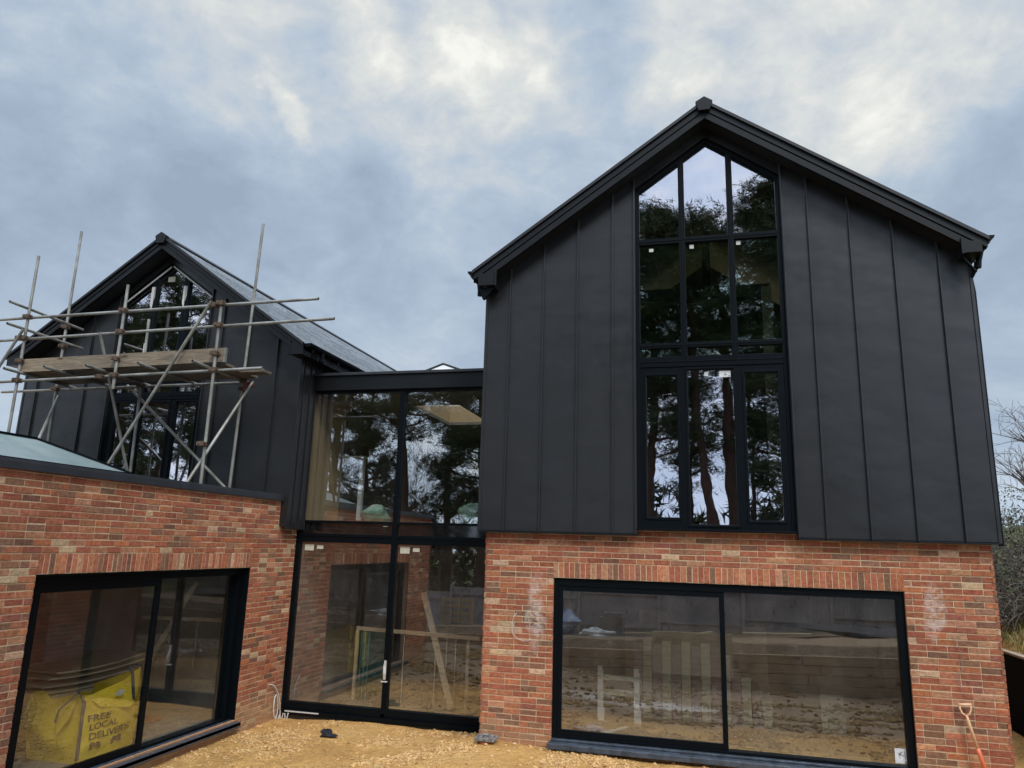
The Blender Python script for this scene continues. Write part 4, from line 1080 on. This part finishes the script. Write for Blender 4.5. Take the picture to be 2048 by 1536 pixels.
# grass on the bank
def grass(n, x0, x1, y0, y1, seed, name, label, hmax=.16, cols=((.30,.25,.10),(.42,.36,.17),(.17,.19,.055))):
    r = np.random.default_rng(seed); m = MB()
    for _ in range(n):
        x = x0+(x1-x0)*r.random(); yy = y0+(y1-y0)*r.random(); z = gz(x, yy)
        h = hmax*(.35+r.random()); a = r.random()*6.28; lean = (r.random()-.3)*1.6
        dx, dy = math.cos(a), math.sin(a); wd = .008+.008*r.random(); b = r.random()*6.28
        col = cols[int(r.random()*3)]
        p1 = (x+dx*h*lean*.4, yy+dy*h*lean*.4, z+h*.6); p2 = (x+dx*h*lean, yy+dy*h*lean, z+h*(.9-.3*abs(lean)))
        ox, oy = math.cos(b)*wd, math.sin(b)*wd
        m.add([(x-ox,yy-oy,z-.02),(x+ox,yy+oy,z-.02),(p1[0]+ox*.7,p1[1]+oy*.7,p1[2]),(p1[0]-ox*.7,p1[1]-oy*.7,p1[2]),p2], [(0,1,2,3),(3,2,4)], col)
    o = m.build(name, M['grass']); tag(o, label, 'grass', kind='stuff'); return o
grass(9000, 7.92, 11.5, 1.5, 11, 3, 'dry_grass', 'dry tufted grass on the bank above the black retaining wall')
# bramble thicket
def twigs(m, p, d, L, r, lv, rr, spread=.6, grav=0.0, seg=4, minr=.004):
    pts = [p.copy()]; dd = d.normalized(); rs = [r]
    for k in range(seg):
        dd = (dd + Vector((rr.gauss(0,.16), rr.gauss(0,.16), rr.gauss(0,.12)+grav))).normalized()
        pts.append(pts[-1] + dd*(L/seg)); rs.append(max(minr, r*(1-.55*(k+1)/seg)))
    m.tube(pts, rs, 5 if r < .02 else 7, cap=False)
    if lv > 0:
        nb = rr.randint(3, 4)
        for k in range(nb):
            i = rr.randint(1, seg); a = rr.uniform(0, 6.28)
            nd = (dd*rr.uniform(.5,1.0) + Vector((math.cos(a), math.sin(a), rr.uniform(-.1,.7)))*spread).normalized()
            twigs(m, pts[i], nd, L*rr.uniform(.5,.72), rs[i]*.62, lv-1, rr, spread, grav, seg, minr)
def bramble(name, c, R_, n, seed, label, leaves=900):
    rr = random.Random(seed); o = thing(name, c, label, 'shrub', 'bramble bushes on the bank')
    m = MB()
    for _ in range(n):
        a = rr.uniform(0, 6.28); q = rr.uniform(0, .5)
        p = Vector((c[0]+R_*q*math.cos(a), c[1]+R_*q*math.sin(a), gz(c[0]+R_*q*math.cos(a), c[1])-.05))
        d = Vector((math.cos(a)*.6, math.sin(a)*.6, rr.uniform(.5,1.3))).normalized(); L = R_*rr.uniform(1.1,2.0); pts = [p.copy()]
        for k in range(9):
            d = (d + Vector((rr.gauss(0,.12), rr.gauss(0,.12), -.19+rr.gauss(0,.05)))).normalized(); pts.append(pts[-1]+d*L/9)
        m.tube(pts, [rr.uniform(.006,.011)*(1-.07*k) for k in range(10)], 4, cap=False)
    m.build('stem', M['twig'], o)
    m = MB(); cols = ((.035,.042,.022),(.07,.075,.035),(.03,.032,.02),(.09,.065,.04))
    for _ in range(leaves):
        a = rr.uniform(0,6.28); q = R_*rr.random()**.5*1.05; z = rr.random()**1.2*R_*1.05
        q *= math.sqrt(max(.1, 1-(z/(R_*1.15))**2))
        p = Vector((c[0]+q*math.cos(a), c[1]+q*math.sin(a), c[2]+z)); s_ = rr.uniform(.02,.05)
        u = Vector((rr.gauss(0,1),rr.gauss(0,1),rr.gauss(0,1))).normalized(); v = u.orthogonal().normalized()
        m.add([p-u*s_, p+v*s_*.6, p+u*s_, p-v*s_*.6], [(0,1,2,3)], cols[rr.randint(0,3)])
    m.build('foliage', M['leaf'], o); return o
bspots = [((8.75,4.4,1.75),.95,'low bramble nearest the house corner above the retaining wall'),((9.2,6.2,2.0),1.3,'tangled bramble behind the house corner on the bank'),((10.1,7.6,2.4),1.25,'high arching bramble at the right edge of the picture'),((9.9,9.2,2.3),1.25,'bramble thicket deeper along the bank'),((10.9,10.6,2.7),1.6,'farthest bramble under the bare trees')]
for i, (c, r_, lab) in enumerate(bspots): bramble('bramble', c, r_, 190, 40+i, lab, 1300)
def bare_tree(name, base, h, seed, label, group, r=.09, lv=4, spread=.62):
    rr = random.Random(seed); o = thing(name, base, label, 'tree', group)
    m = MB(); b = Vector(base)
    m.tube([b, b+Vector((rr.gauss(0,.1),rr.gauss(0,.1),h*.3)), b+Vector((rr.gauss(0,.15),rr.gauss(0,.15),h*.55))], [r, r*.8, r*.6], 8); m.build('trunk', M['bark'], o)
    m = MB()
    for k in range(6):
        a = rr.uniform(0,6.28); z = h*rr.uniform(.18,.55)
        twigs(m, b+Vector((0,0,z)), Vector((math.cos(a)*.8,math.sin(a)*.8,rr.uniform(.7,1.3))), h*.34, r*.5, lv-1, rr, spread)
    m.build('crown', M['twig'], o); return o
bare_tree('bare_tree', (11.9,11.2,2.9), 3.9, 5, 'bare leafless tree at the right edge of the picture above the bank', 'bare trees')
bare_tree('bare_tree', (12.9,13.5,3.0), 4.6, 9, 'taller bare tree farther back on the right bank', 'bare trees', .1)
# white litter on the bank
m = MB(); m.tube([(8.85,5.95,1.80),(8.80,5.86,1.86)], [.05,.075], 12, cap=True); m.tube([(8.80,5.86,1.865),(8.79,5.84,1.872)], [.08,.045], 12)
zz = 0
o = m.build('bucket', M['paper'], org=(8.85,5.95,1.8)); tag(o, 'small cream tub lying in the grass on the bank', 'tub')
m = MB(); m.blob((8.33,4.9,gz(8.33,4.9)+.16),(.10,.08,.17),4,14,8,.3); o = m.build('plastic_sheet', M['white'], org=(8.3,4.9,1.5)); tag(o, 'torn white plastic caught under the bramble beside the house corner', 'plastic')

# ================================================================== FAR BUILDINGS
NB = thing('far_house', (-6.4,16,0), 'distant white rendered gable just showing above the link roof', 'house')
f = lambda x: 9.50-.36*abs(x+6.36)
m = MB(); m.prism([(-9.4,3),(-3.3,3),(-3.3,f(-3.3)-.05),(-6.36,9.45),(-9.4,f(-9.4)-.05)], 'y', 16, 22); m.build('wall', M['render'], NB)
for s in (-1,1):
    m = MB(); xe = -6.36+s*3.4; m.prism([(-6.36,9.53),(xe,f(xe)+.03),(xe,f(xe)-.015),(-6.36,9.485)], 'y', 15.97, 22); m.build('roof', M['capmetal'], NB)
FR = thing('far_house', (-17,6.5,0), 'grey roofed neighbouring house glimpsed at the far left edge', 'house')
m = MB(); m.box(-24,-15.2,6.2,12,-.2,4.2); m.build('wall', M['render'], FR)
random.seed(3); m = MB()
for k in range(12):
    z0 = 4.2+.125*k; yy = 5.9+.28*k
    m.add([(-24.3,yy,z0),(-15.0,yy,z0),(-15.0,yy+.3,z0+.14),(-24.3,yy+.3,z0+.14),(-24.3,yy,z0-.03),(-15.0,yy,z0-.03)], [(0,1,2,3),(4,5,1,0)], (.22+.03*(k%2),.24,.27))
m.build('roof', M['roof'], FR)

# white flecks on the glove
# ================================================================== BEHIND THE CAMERA (seen in the glass)
SW = thing('sleeper_wall', (2,-8.25,-.8), 'low retaining wall of stacked timber sleepers across the garden', 'wall')
random.seed(9)
for r_ in range(6):
    x = -9 + random.uniform(0,1.5); z0 = -.95+.215*r_
    while x < 7.6:
        L = 2.4; m = MB(); x2 = min(x+L-.01, 7.75)
        dz = .028*(x+1)
        m.beam((x,-8.25+random.uniform(-.012,.012),z0+.028*(x)),(x2,-8.25,z0+.028*x2),.12,.205); m.build('sleeper', M['sleeper'], SW, bevel=.006); x += L
    if r_ == 5: pass
FN = thing('fence', (-5,-16,-.5), 'weathered grey close boarded timber fence behind the garden', 'fence')
fb = lambda x: -.25+.075*x
x = -34.0; random.seed(2)
while x < 22:
    m = MB(); z0 = max(-2.2, fb(x))
    xx = x
    while xx < x+2.7:
        m.box(xx, xx+.118, -16.02+random.uniform(-.006,.006), -16.0, z0-.1, z0+1.72+random.uniform(-.012,.012)); xx += .122
    m.build('fence_panel', M['fencew'], FN)
    m = MB(); m.box(x-.05,x+.05,-15.99,-15.9,z0-.3,z0+1.82); m.build('post', M['fencew'], FN)
    m = MB(); m.box(x,x+2.75,-15.998,-15.95,z0+1.42,z0+1.50); m.box(x,x+2.75,-15.998,-15.95,z0+.35,z0+.43); m.build('rail', M['fencew'], FN)
    x += 2.75
PL = thing('pallet', (-4.9,-13.2,-.3), 'wooden pallet propped upright against the garden bank', 'pallet')
for k in range(5):
    m = MB(); m.box(-5.9,-4.7,-13.25,-13.23,-.25+.22*k,-.15+.22*k); m.build('slat', M['timber'], PL)
for xx in (-5.88,-5.3,-4.8):
    m = MB(); m.box(xx,xx+.08,-13.23,-13.13,-.25,.75); m.build('bearer', M['timber'], PL)
m = MB(); m.blob((-.9,-12.6,.42),(.5,.4,.28),7,16,9,.3); o = m.build('rubble_sack', M['blue'], org=(-.9,-12.6,.2)); tag(o, 'crumpled blue and white rubble sack on the terrace', 'sack')
m = MB(); m.blob((8.0,-13,.55),(1.9,1.0,.13),8,20,9,.25); o = m.build('ground_sheet', M['rag'], org=(8,-13,.5)); tag(o, 'dark plastic sheet heaped on the terrace by the fence', 'sheet')
m = MB(); m.box(.2,.9,-12.8,-12.5,.25,.62); m.box(.3,.85,-12.78,-12.52,.625,.75); o = m.build('block_stack', M['blockin'], org=(.5,-12.6,.2)); tag(o, 'small stack of pale blocks on the terrace', 'stack')

for i, (x, yy, ln, an, c_, lab) in enumerate(((1.6,-12.2,1.5,.4,'timber','short pale plank lying on the terrace gravel'),(3.1,-11.9,.9,-.6,'timber','offcut of pale timber near the middle of the terrace'),(5.2,-12.0,1.8,.15,'ply','long grey board along the back of the terrace'),(-1.9,-12.4,1.3,1.0,'board','brown board end sticking out of the spoil'))):
    m = MB(); z_ = gz(x, yy)+.06; m.beam((x-ln/2*math.cos(an), yy-ln/2*math.sin(an), z_), (x+ln/2*math.cos(an), yy+ln/2*math.sin(an), z_+.10), .16, .04); o = m.build('plank', M[c_], org=(x,yy,z_)); tag(o, lab, 'plank')
m = MB(); m.blob((.2,-11.6,gz(.2,-11.6)+.1),(.45,.2,.12),17,16,8,.35); o = m.build('plastic_sheet', M['white'], org=(.2,-11.6,.4)); tag(o, 'white plastic wrapping blown onto the terrace', 'plastic')
m = MB(); m.box(2.05,3.9,-8.17,-8.13,-.2,.75); o = m.build('brown_panel', M['ply'], org=(3,-8.15,-.2)); tag(o, 'brown sheet leaning on the sleeper wall', 'sheet')
def needles(name, C, mat, col, per, ln, wd, parent, sig=(1,1,.55)):
    # C: tuft centres (n,3); col (n,3)
    n = len(C); P = np.repeat(C, per, 0); d = rng.standard_normal((n*per, 3))*np.array(sig)+np.array([0,0,.25])
    d /= np.linalg.norm(d, axis=1)[:,None]+1e-6
    s_ = np.cross(d, rng.standard_normal((n*per,3))); s_ /= np.linalg.norm(s_, axis=1)[:,None]+1e-6
    L_ = ln*(.7+.6*rng.random((n*per,1))); P = P + rng.standard_normal((n*per,3))*.05
    V_ = np.stack([P-s_*wd, P+s_*wd, P+d*L_], 1).reshape(-1,3) - np.array(ORG[parent.name])
    me = bpy.data.meshes.new(name); N = n*per
    me.vertices.add(N*3); me.vertices.foreach_set('co', V_.astype(np.float32).ravel())
    me.loops.add(N*3); me.loops.foreach_set('vertex_index', np.arange(N*3, dtype=np.int32))
    me.polygons.add(N); me.polygons.foreach_set('loop_start', np.arange(0, N*3, 3, dtype=np.int32)); me.polygons.foreach_set('loop_total', np.full(N, 3, dtype=np.int32))
    me.update(); at = me.color_attributes.new('Col', 'FLOAT_COLOR', 'CORNER')
    cc = np.repeat(np.repeat(col, per, 0)*(.75+.5*rng.random((N,1))), 3, 0); at.data.foreach_set('color', np.hstack([cc, np.ones((N*3,1))]).astype(np.float32).ravel())
    me.materials.append(mat); o = bpy.data.objects.new(name, me); COL.objects.link(o); ORG[o.name] = ORG[parent.name]; o.parent = parent
    return o
def pine(base, top, crown_z, rad, seed, label, nclump=34, trunk_r=.24, lean=(0,0), group='pine trees beyond the fence', per=85):
    rr = random.Random(seed); o = thing('pine_tree', base, label, 'tree', group)
    b = Vector(base); T = Vector((base[0]+lean[0], base[1]+lean[1], top-.6))
    m = MB(); n = 9
    path = [b.lerp(T, k/n)+Vector((.12*math.sin(k*.9+seed), .1*math.cos(k*1.3+seed), 0))*(0 if k == 0 else 1) for k in range(n+1)]
    m.tube(path, [trunk_r*(1-.75*k/n) for k in range(n+1)], 10)
    m.build('trunk', M['bark'], o, smooth=True)
    m = MB(); CC = []; KK = []
    for c_ in range(int(nclump*1.7)):
        t = rr.random()**.85; z = crown_z + (top-crown_z)*t
        kk = (z-b.z)/(T.z-b.z+1e-6); root = b.lerp(T, min(1, kk*.94))
        a = rr.uniform(0, 6.28); prof = rad*(1.05-.62*t)*rr.uniform(.25,1.05)
        cen = root+Vector((math.cos(a)*prof, math.sin(a)*prof, rr.uniform(.1,.6)))
        mid = root.lerp(cen, .5)+Vector((0,0,-.12)); m.tube([root, mid, cen], [.06,.04,.015], 5, cap=False)
        for q in range(4):
            e = cen+Vector((rr.gauss(0,.5),rr.gauss(0,.5),rr.gauss(0,.2))); m.tube([mid, mid.lerp(e,.5)+Vector((0,0,.08)), e], [.022,.014,.006], 4, cap=False)
        sz = rr.uniform(.55,1.05); shade = rr.uniform(.65,1.3)
        q = np.array(cen)+rng.standard_normal((per,3))*np.array([.52,.52,.24])*sz
        CC.append(q); KK.append(np.tile(np.array([.070,.098,.045])*shade, (per,1)))
    m.build('branches', M['bark'], o); needles('crown', np.concatenate(CC), M['needle'], np.concatenate(KK), 9, .20, .016, o)
    return o
PN = [((3.95,-16.8,-.1),15.9,10.0,2.0,1,'twin stemmed pine, leaning left stem behind the camera',26,.22,(-1.3,0)),
      ((4.75,-17.4,-.1),15.3,10.0,2.2,2,'twin stemmed pine, right stem behind the camera',26,.26,(-.9,0)),
      ((1.5,-17.5,-.1),16.6,6.0,2.2,3,'bushy pine left of the twin stems',48,.24,(0,0)),
      ((6.6,-17.6,.2),17.1,4.2,2.3,4,'dense dark pine right of the twin stems',62,.26,(-.5,0)),
      ((-9.1,-16.8,-.9),14.5,7.2,2.2,5,'tall red barked pine facing the glazed link',28,.30,(-.6,0)),
      ((-5.9,-17.6,-.7),15.5,3.6,2.2,6,'dense dark pine facing the glazed link',44,.26,(0,0)),
      ((-13.6,-19,-1.2),15.0,6.5,2.6,7,'broad pine behind the far left fence panels',44,.28,(0,0)),
      ((-18.4,-18,-1.6),14.6,5.0,2.6,8,'pine reflected in the left gable window, right one',50,.28,(0,0)),
      ((-21.6,-17.6,-1.8),15.6,5.0,2.7,9,'pine reflected in the left gable window, middle one',52,.28,(0,0)),
      ((-25.0,-18.6,-1.9),14.8,4.5,2.8,10,'pine reflected in the left gable window, left one',44,.28,(0,0)),
      ((-11.9,-18.8,-1.0),12.5,3.0,2.0,12,'shaggy pine left of the red barked pine',19,.2,(0,0)),
      ((-8.0,-19.4,-.9),11.0,2.6,1.7,13,'short pine between the pines facing the link',20,.2,(0,0)),
      ((2.9,-19.2,-.2),11.0,5.0,1.5,14,'thin pine half hidden behind the twin stems',11,.16,(0,0)),
      ((5.2,-20.0,0),10.5,3.0,1.4,15,'low pine behind the right twin stem',9,.16,(0,0)),
      ((-2.0,-18.2,-.5),12.5,6.5,2.0,11,'slender pine between the two dense pines',30,.22,(0,0))]
for (b_, tp, cz, rd, sd, lab, nc, tr_, ln) in PN: pine(b_, tp, cz, rd, sd, lab, nc, tr_, ln)
for i, (b_, h, lab) in enumerate((((-11.6,-17.2,-1.0),9.5,'bare birch left of the red barked pine'),((-10.4,-18.2,-1.0),8.5,'bare birch right of the red barked pine'),((-7.6,-17.3,-.8),7.5,'low bare birch between the pines'),((9.6,-18.0,.3),8.0,'bare birch at the far right fence'))):
    bare_tree('bare_birch', b_, h, 60+i, lab, 'bare birches beyond the fence', .07, 5, .5)

FW = thing('far_wood', (0,-26,-1.5), 'dark mass of undergrowth beyond the garden fence', 'wood'); FW['kind'] = 'stuff'
n_ = 5200; X_ = rng.uniform(-44, 30, n_); Z_ = rng.random(n_)**.8; tops = 3.6+1.5*np.sin(X_*.35)+1.1*np.sin(X_*.9+1)+rng.standard_normal(n_)*.5
C_ = np.stack([X_, -24+rng.standard_normal(n_)*1.2, -1.9+Z_*(tops+1.9)], 1)
K2 = np.array([.060,.070,.035])*(.6+.9*rng.random((n_,1)))*np.array([1.1,1,.9])
needles('undergrowth', C_, M['needle'], K2, 16, .55, .05, FW, (1,1,.9))

# ================================================================== CAMERA
f_, pitch, yaw, roll = 1472.905, .217, .2577, .0299
cam = bpy.data.cameras.new('camera'); co = bpy.data.objects.new('camera', cam); COL.objects.link(co)
fw = Vector((-math.sin(yaw)*math.cos(pitch), math.cos(yaw)*math.cos(pitch), math.sin(pitch)))
r0 = Vector((math.cos(yaw), math.sin(yaw), 0)); u0 = r0.cross(fw)
rgt = r0*math.cos(roll) + u0*math.sin(roll); upv = -r0*math.sin(roll) + u0*math.cos(roll)
co.matrix_world = Matrix(((rgt.x, upv.x, -fw.x, 3.3543), (rgt.y, upv.y, -fw.y, -10.2714), (rgt.z, upv.z, -fw.z, 2.6239), (0,0,0,1)))
cam.sensor_width = 36; cam.lens = f_/2048*36; cam.clip_end = 2000; cam.clip_start = .05
S.camera = co
def dir_of(u, v): return (fw*f_ + rgt*(u-1024) - upv*(v-768)).normalized()

# ================================================================== SKY
wd = bpy.data.worlds.new('World'); S.world = wd; wd.use_nodes = True; nt = wd.node_tree
bg = nt.nodes['Background']; bg.inputs['Strength'].default_value = .1
sky = nt.nodes.new('ShaderNodeTexSky'); sky.sky_type = 'NISHITA'; sky.sun_disc = False
SE, SA = math.radians(46), math.radians(146)   # sun behind the camera
sky.sun_elevation = SE; sky.sun_rotation = SA; sky.air_density = 1.2; sky.dust_density = 2
tc = nt.nodes.new('ShaderNodeTexCoord'); D = tc.outputs['Generated']
sp = nt.nodes.new('ShaderNodeSeparateXYZ'); nt.links.new(D, sp.inputs[0])
den = mathn(nt, 'ADD', mathn(nt, 'ABSOLUTE', sp.outputs[2]), .28)
cx_ = mathn(nt, 'DIVIDE', sp.outputs[0], den); cy_ = mathn(nt, 'DIVIDE', sp.outputs[1], den)
cb = nt.nodes.new('ShaderNodeCombineXYZ'); nt.links.new(cx_, cb.inputs[0]); nt.links.new(cy_, cb.inputs[1])
mpS = nt.nodes.new('ShaderNodeMapping'); mpS.inputs['Scale'].default_value = (1,1,1.5); mpS.inputs['Location'].default_value = (2.3,1.1,.4); nt.links.new(D, mpS.inputs['Vector']); DS = mpS.outputs[0]
nA = noise(nt, 2.4, 7, .55, DS, .3); nB = noise(nt, 6.5, 9, .60, DS, .45)
wrp = noise(nt, 6.0, 6, .6, D)
vm = nt.nodes.new('ShaderNodeVectorMath'); vm.operation = 'MULTIPLY_ADD'
nt.links.new(wrp.outputs['Color'], vm.inputs[0]); vm.inputs[1].default_value = (.13,.13,.13)
v2 = nt.nodes.new('ShaderNodeVectorMath'); v2.operation = 'SUBTRACT'; nt.links.new(D, v2.inputs[0]); v2.inputs[1].default_value = (.065,.065,.065)
nt.links.new(v2.outputs[0], vm.inputs[2]); Dw = vm.outputs[0]
vn = nt.nodes.new('ShaderNodeVectorMath'); vn.operation = 'NORMALIZE'; nt.links.new(Dw, vn.inputs[0]); Dw = vn.outputs[0]
tot = mathn(nt, 'MULTIPLY', mathn(nt, 'SUBTRACT', nA.outputs[0], .5), 1.1)
tot = mathn(nt, 'ADD', tot, mathn(nt, 'MULTIPLY', mathn(nt, 'SUBTRACT', nB.outputs[0], .5), 1.5))
nC = noise(nt, 17.0, 8, .6, DS, .3); tot = mathn(nt, 'ADD', tot, mathn(nt, 'MULTIPLY', mathn(nt, 'SUBTRACT', nC.outputs[0], .5), .8))
BL = [(1000,80,170,.30),(820,20,150,.26),(420,40,300,.34),(1010,150,110,.24),(940,70,70,.22),(1740,300,80,.16),(1900,200,90,.16),(1380,110,60,.2),(700,60,80,.14),(650,100,70,-.10),(560,130,200,.16),(760,230,120,.16),(800,220,200,.28),(565,240,38,.34),(1390,60,150,.30),(1500,10,400,.25),(1730,300,140,.14),(1650,200,220,.10),(1950,220,200,.28),(1800,60,260,.12),(1160,120,90,.1),
      (1775,185,120,-.26),(985,85,110,-.16),(100,300,350,-.22),(600,450,300,-.28),(1210,60,110,-.22),(700,110,130,-.26),(1080,230,160,.14),(1450,150,130,-.14),(1980,400,200,-.35),(1560,330,120,-.15),(300,230,200,-.15),(1990,330,120,-.2),(1500,600,900,-.06)]
for (u, v, r_, a) in BL:
    d0 = dir_of(u, v); ang = math.atan(r_/1473)
    dp = nt.nodes.new('ShaderNodeVectorMath'); dp.operation = 'DOT_PRODUCT'; nt.links.new(Dw, dp.inputs[0]); dp.inputs[1].default_value = d0
    mr = nt.nodes.new('ShaderNodeMapRange'); mr.interpolation_type = 'SMOOTHERSTEP'
    mr.inputs['From Min'].default_value = math.cos(ang*1.25); mr.inputs['From Max'].default_value = 1.0
    mr.inputs['To Min'].default_value = 0; mr.inputs['To Max'].default_value = a
    nt.links.new(dp.outputs['Value'], mr.inputs['Value']); tot = mathn(nt, 'ADD', tot, mr.outputs[0])
cr = ramp(nt, mathn(nt, 'ADD', mathn(nt, 'MULTIPLY', tot, .66), .39), [(.0,(.335,.42,.54)),(.25,(.40,.495,.625)),(.45,(.48,.575,.69)),(.62,(.60,.66,.715)),(.82,(.77,.79,.77)),(1.0,(.99,.985,.93))])
# brighter overhead and behind the camera, an added unseen boost lighting ground and walls
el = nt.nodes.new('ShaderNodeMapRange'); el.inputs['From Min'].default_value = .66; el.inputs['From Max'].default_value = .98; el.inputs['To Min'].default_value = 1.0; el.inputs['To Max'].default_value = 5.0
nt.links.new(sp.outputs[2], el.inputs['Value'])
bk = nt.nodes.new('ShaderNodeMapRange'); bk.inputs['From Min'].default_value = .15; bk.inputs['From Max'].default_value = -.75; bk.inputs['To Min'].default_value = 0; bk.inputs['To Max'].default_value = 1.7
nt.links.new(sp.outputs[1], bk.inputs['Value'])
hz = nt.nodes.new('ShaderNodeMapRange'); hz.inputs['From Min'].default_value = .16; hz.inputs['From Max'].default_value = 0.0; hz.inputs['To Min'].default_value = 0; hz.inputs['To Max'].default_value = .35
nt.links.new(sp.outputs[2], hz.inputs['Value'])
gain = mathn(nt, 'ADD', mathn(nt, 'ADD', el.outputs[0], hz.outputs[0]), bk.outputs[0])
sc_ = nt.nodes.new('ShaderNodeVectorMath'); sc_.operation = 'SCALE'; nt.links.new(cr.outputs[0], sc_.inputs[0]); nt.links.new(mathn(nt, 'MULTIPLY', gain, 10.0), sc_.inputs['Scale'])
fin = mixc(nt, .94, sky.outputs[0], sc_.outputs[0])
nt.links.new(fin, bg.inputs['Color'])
wd.cycles.sampling_method = 'MANUAL'; wd.cycles.sample_map_resolution = 512
sun = bpy.data.lights.new('sun', 'SUN'); sun.energy = 2.0; sun.angle = math.radians(18); sun.color = (1.0,.95,.88)
so = bpy.data.objects.new('sun', sun); COL.objects.link(so)
sd = Vector((math.sin(SA)*math.cos(SE), math.cos(SA)*math.cos(SE), math.sin(SE)))  # towards the sun
so.rotation_euler = (-sd).to_track_quat('-Z', 'Y').to_euler(); so.location = (0,-20,30)
S.view_settings.view_transform = 'Standard'; S.view_settings.look = 'None'; S.view_settings.exposure = 0; S.view_settings.gamma = 1
S.cycles.max_bounces = 10; S.cycles.transparent_max_bounces = 24; S.cycles.use_denoising = True
S.cycles.sample_clamp_indirect = 6
